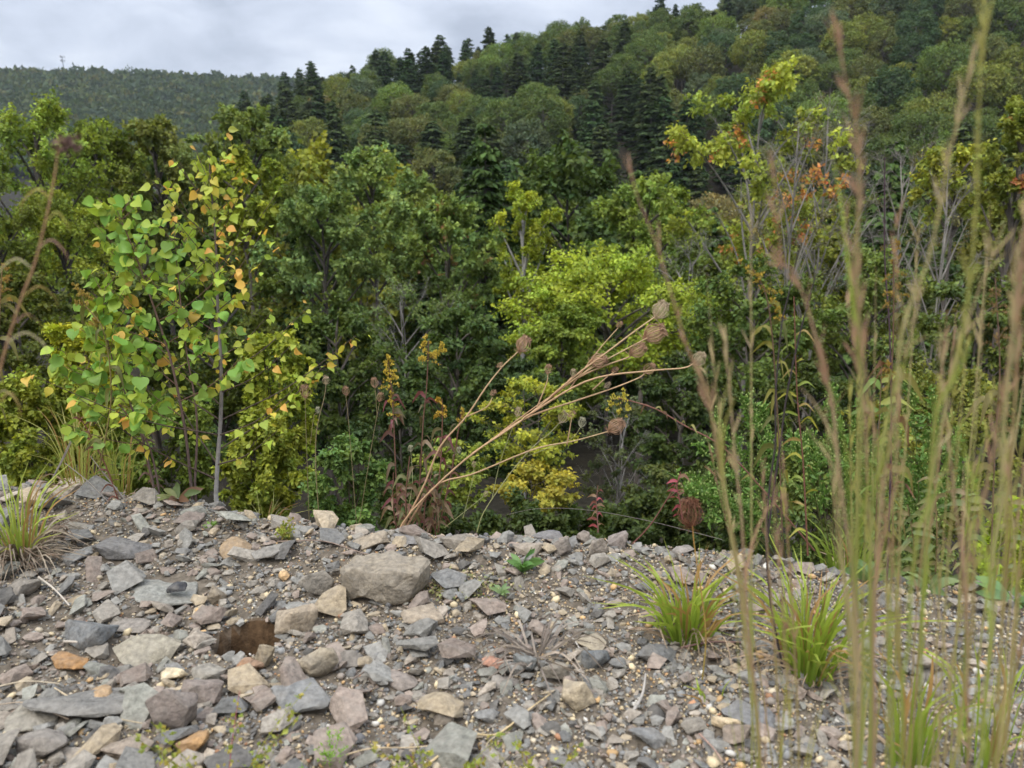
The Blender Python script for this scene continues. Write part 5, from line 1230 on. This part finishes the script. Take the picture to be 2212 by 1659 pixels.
# moss-like low mat
def mat_plant():
    b = G(985, 1275); e = empty('creeping_weed', b, 'low creeping pale weed mat right of the largest block', 'weed'); a = Acc(); n = 520
    x = b[0] + rng.normal(size=n) * .05; y = b[1] + rng.normal(size=n) * .022; pos = np.stack([x, y, gh(x, y) + rng.uniform(.004, .014, n)], 1)
    C = np.array([(.38, .36, .16), (.30, .34, .12), (.42, .30, .20)])[rng.integers(0, 3, n)] * rng.uniform(.8, 1.2, (n, 1))
    leaves(a, pos, rdir(n), np.array([0, 0, 1]) + rng.normal(size=(n, 3)) * .4, .008 * rng.uniform(.6, 1.3, n), C); child(a, 'foliage', e, M_NEAR, False)
mat_plant()
# --- twigs and straws lying on the gravel
for lab, pts, w_, c in [
  ('long pale straw lying from the bottom centre up to the right', [(930, 1662), (1010, 1612), (1075, 1600), (1140, 1556), (1190, 1512)], 5, (.58, .44, .24)),
  ('short side straw forking from the long pale straw', [(1050, 1660), (1052, 1630), (1072, 1604)], 3, (.52, .42, .26)),
  ('pale straw at the bottom edge left of the long one', [(720, 1655), (800, 1640), (880, 1630), (950, 1632)], 3, (.55, .42, .26)),
  ('grey dead stick lying at the right of centre', [(1352, 1568), (1375, 1545), (1388, 1510), (1394, 1476)], 8, (.42, .38, .33)),
  ('thin pale twig across the stones at lower left', [(120, 1500), (190, 1550), (250, 1565), (310, 1585)], 3, (.50, .40, .26)),
  ('grey twig lying under the dark blue-grey wedge', [(140, 1398), (185, 1408), (228, 1416)], 5, (.44, .38, .31)),
  ('straight pale straw near the left edge', [(0, 1496), (60, 1492), (130, 1490)], 3, (.48, .40, .28)),
  ('bent brown twig left of the hole low down', [(150, 1568), (60, 1540), (0, 1536)], 3, (.36, .28, .20)),
  ('thin grey straw on the small stones upper left', [(85, 1258), (120, 1290), (152, 1320)], 4, (.50, .44, .36)),
  ('dark twig beside the flaky tan rock', [(762, 1480), (800, 1465), (840, 1440)], 4, (.20, .16, .13)),
  ('pale broken twig right of the dead grass wisp', [(1225, 1385), (1240, 1402), (1252, 1415)], 4, (.52, .48, .42)),
  ('dark upright twig stub left of the dead grass wisp', [(1122, 1405), (1130, 1385), (1135, 1362)], 7, (.17, .135, .12)),
  ('thin brown stem at the lower right among pebbles', [(1510, 1600), (1540, 1640), (1560, 1660)], 4, (.40, .26, .20)),
  ('brown twig between the two grass tufts', [(1470, 1412), (1530, 1406), (1600, 1400)], 5, (.22, .13, .11)),
  ('long thin twig near the top of the bank', [(600, 1180), (700, 1185), (800, 1205), (900, 1215)], 2.5, (.30, .22, .17))]:
    wp = [G(*p) for p in pts]; wp = [p + np.array([0, 0, .012 + .006 * (i % 2)]) for i, p in enumerate(wp)]
    a = Acc(); cv = curve(wp, 16); d_c = float(np.linalg.norm(wp[0] - [0, 0, CAMZ])); r_ = w_ * d_c / FPX / 2
    tube(a, cv, r_ * np.linspace(1, .6, 16), 6, np.array(c) * rng.uniform(.85, 1.15, (16, 1))); o = link('stick' if w_ > 4.5 else 'straw', a.mesh('straw', True), mat=M_STEM); tag(o, lab, 'twig')

# ------------------------------------------------------------------ air
def haze():
    bm = bmesh.new(); bmesh.ops.create_cube(bm, size=1); me = bpy.data.meshes.new('haze'); bm.to_mesh(me); bm.free()
    o = bpy.data.objects.new('haze', me); COL.objects.link(o)
    x1, y0, y1, z0, z1 = 1990., -60., 1700., -40., 190.
    o.location = (0, (y0 + y1) / 2, (z0 + z1) / 2); o.scale = (2 * x1, y1 - y0, z1 - z0)
    m, t, ou = newmat('haze_air'); v = N(t, 'ShaderNodeVolumePrincipled'); v.inputs['Color'].default_value = (.80, .88, 1.0, 1); v.inputs['Density'].default_value = .00011
    t.links.new(v.outputs[0], ou.inputs['Volume']); me.materials.append(m); o.display_type = 'WIRE'
    tag(o, 'thin bluish haze over the whole valley', 'haze', kind='stuff')
haze()

# look-alikes that share a label are told apart by their order from the left
bylab = {}
for o in COL.objects:
    if o.parent is None and 'label' in o.keys(): bylab.setdefault(o['label'], []).append(o)
ORD = ['leftmost', 'second from left', 'third from left', 'fourth from left', 'fifth from left', 'sixth from left', 'seventh from left', 'eighth from left', 'ninth from left', 'tenth from left', 'eleventh from left', 'twelfth from left', 'thirteenth from left', 'fourteenth from left', 'fifteenth from left', 'sixteenth from left']
for lab, os_ in bylab.items():
    if 1 < len(os_) <= 16:
        os_.sort(key=lambda o: to_px(o.location)[0])
        for i, o in enumerate(os_): o['label'] = (lab.replace('mid green pointed', 'mid-green') if len(lab.split()) > 12 else lab) + ', ' + (ORD[i] if not (i and i == len(os_) - 1) else 'rightmost')
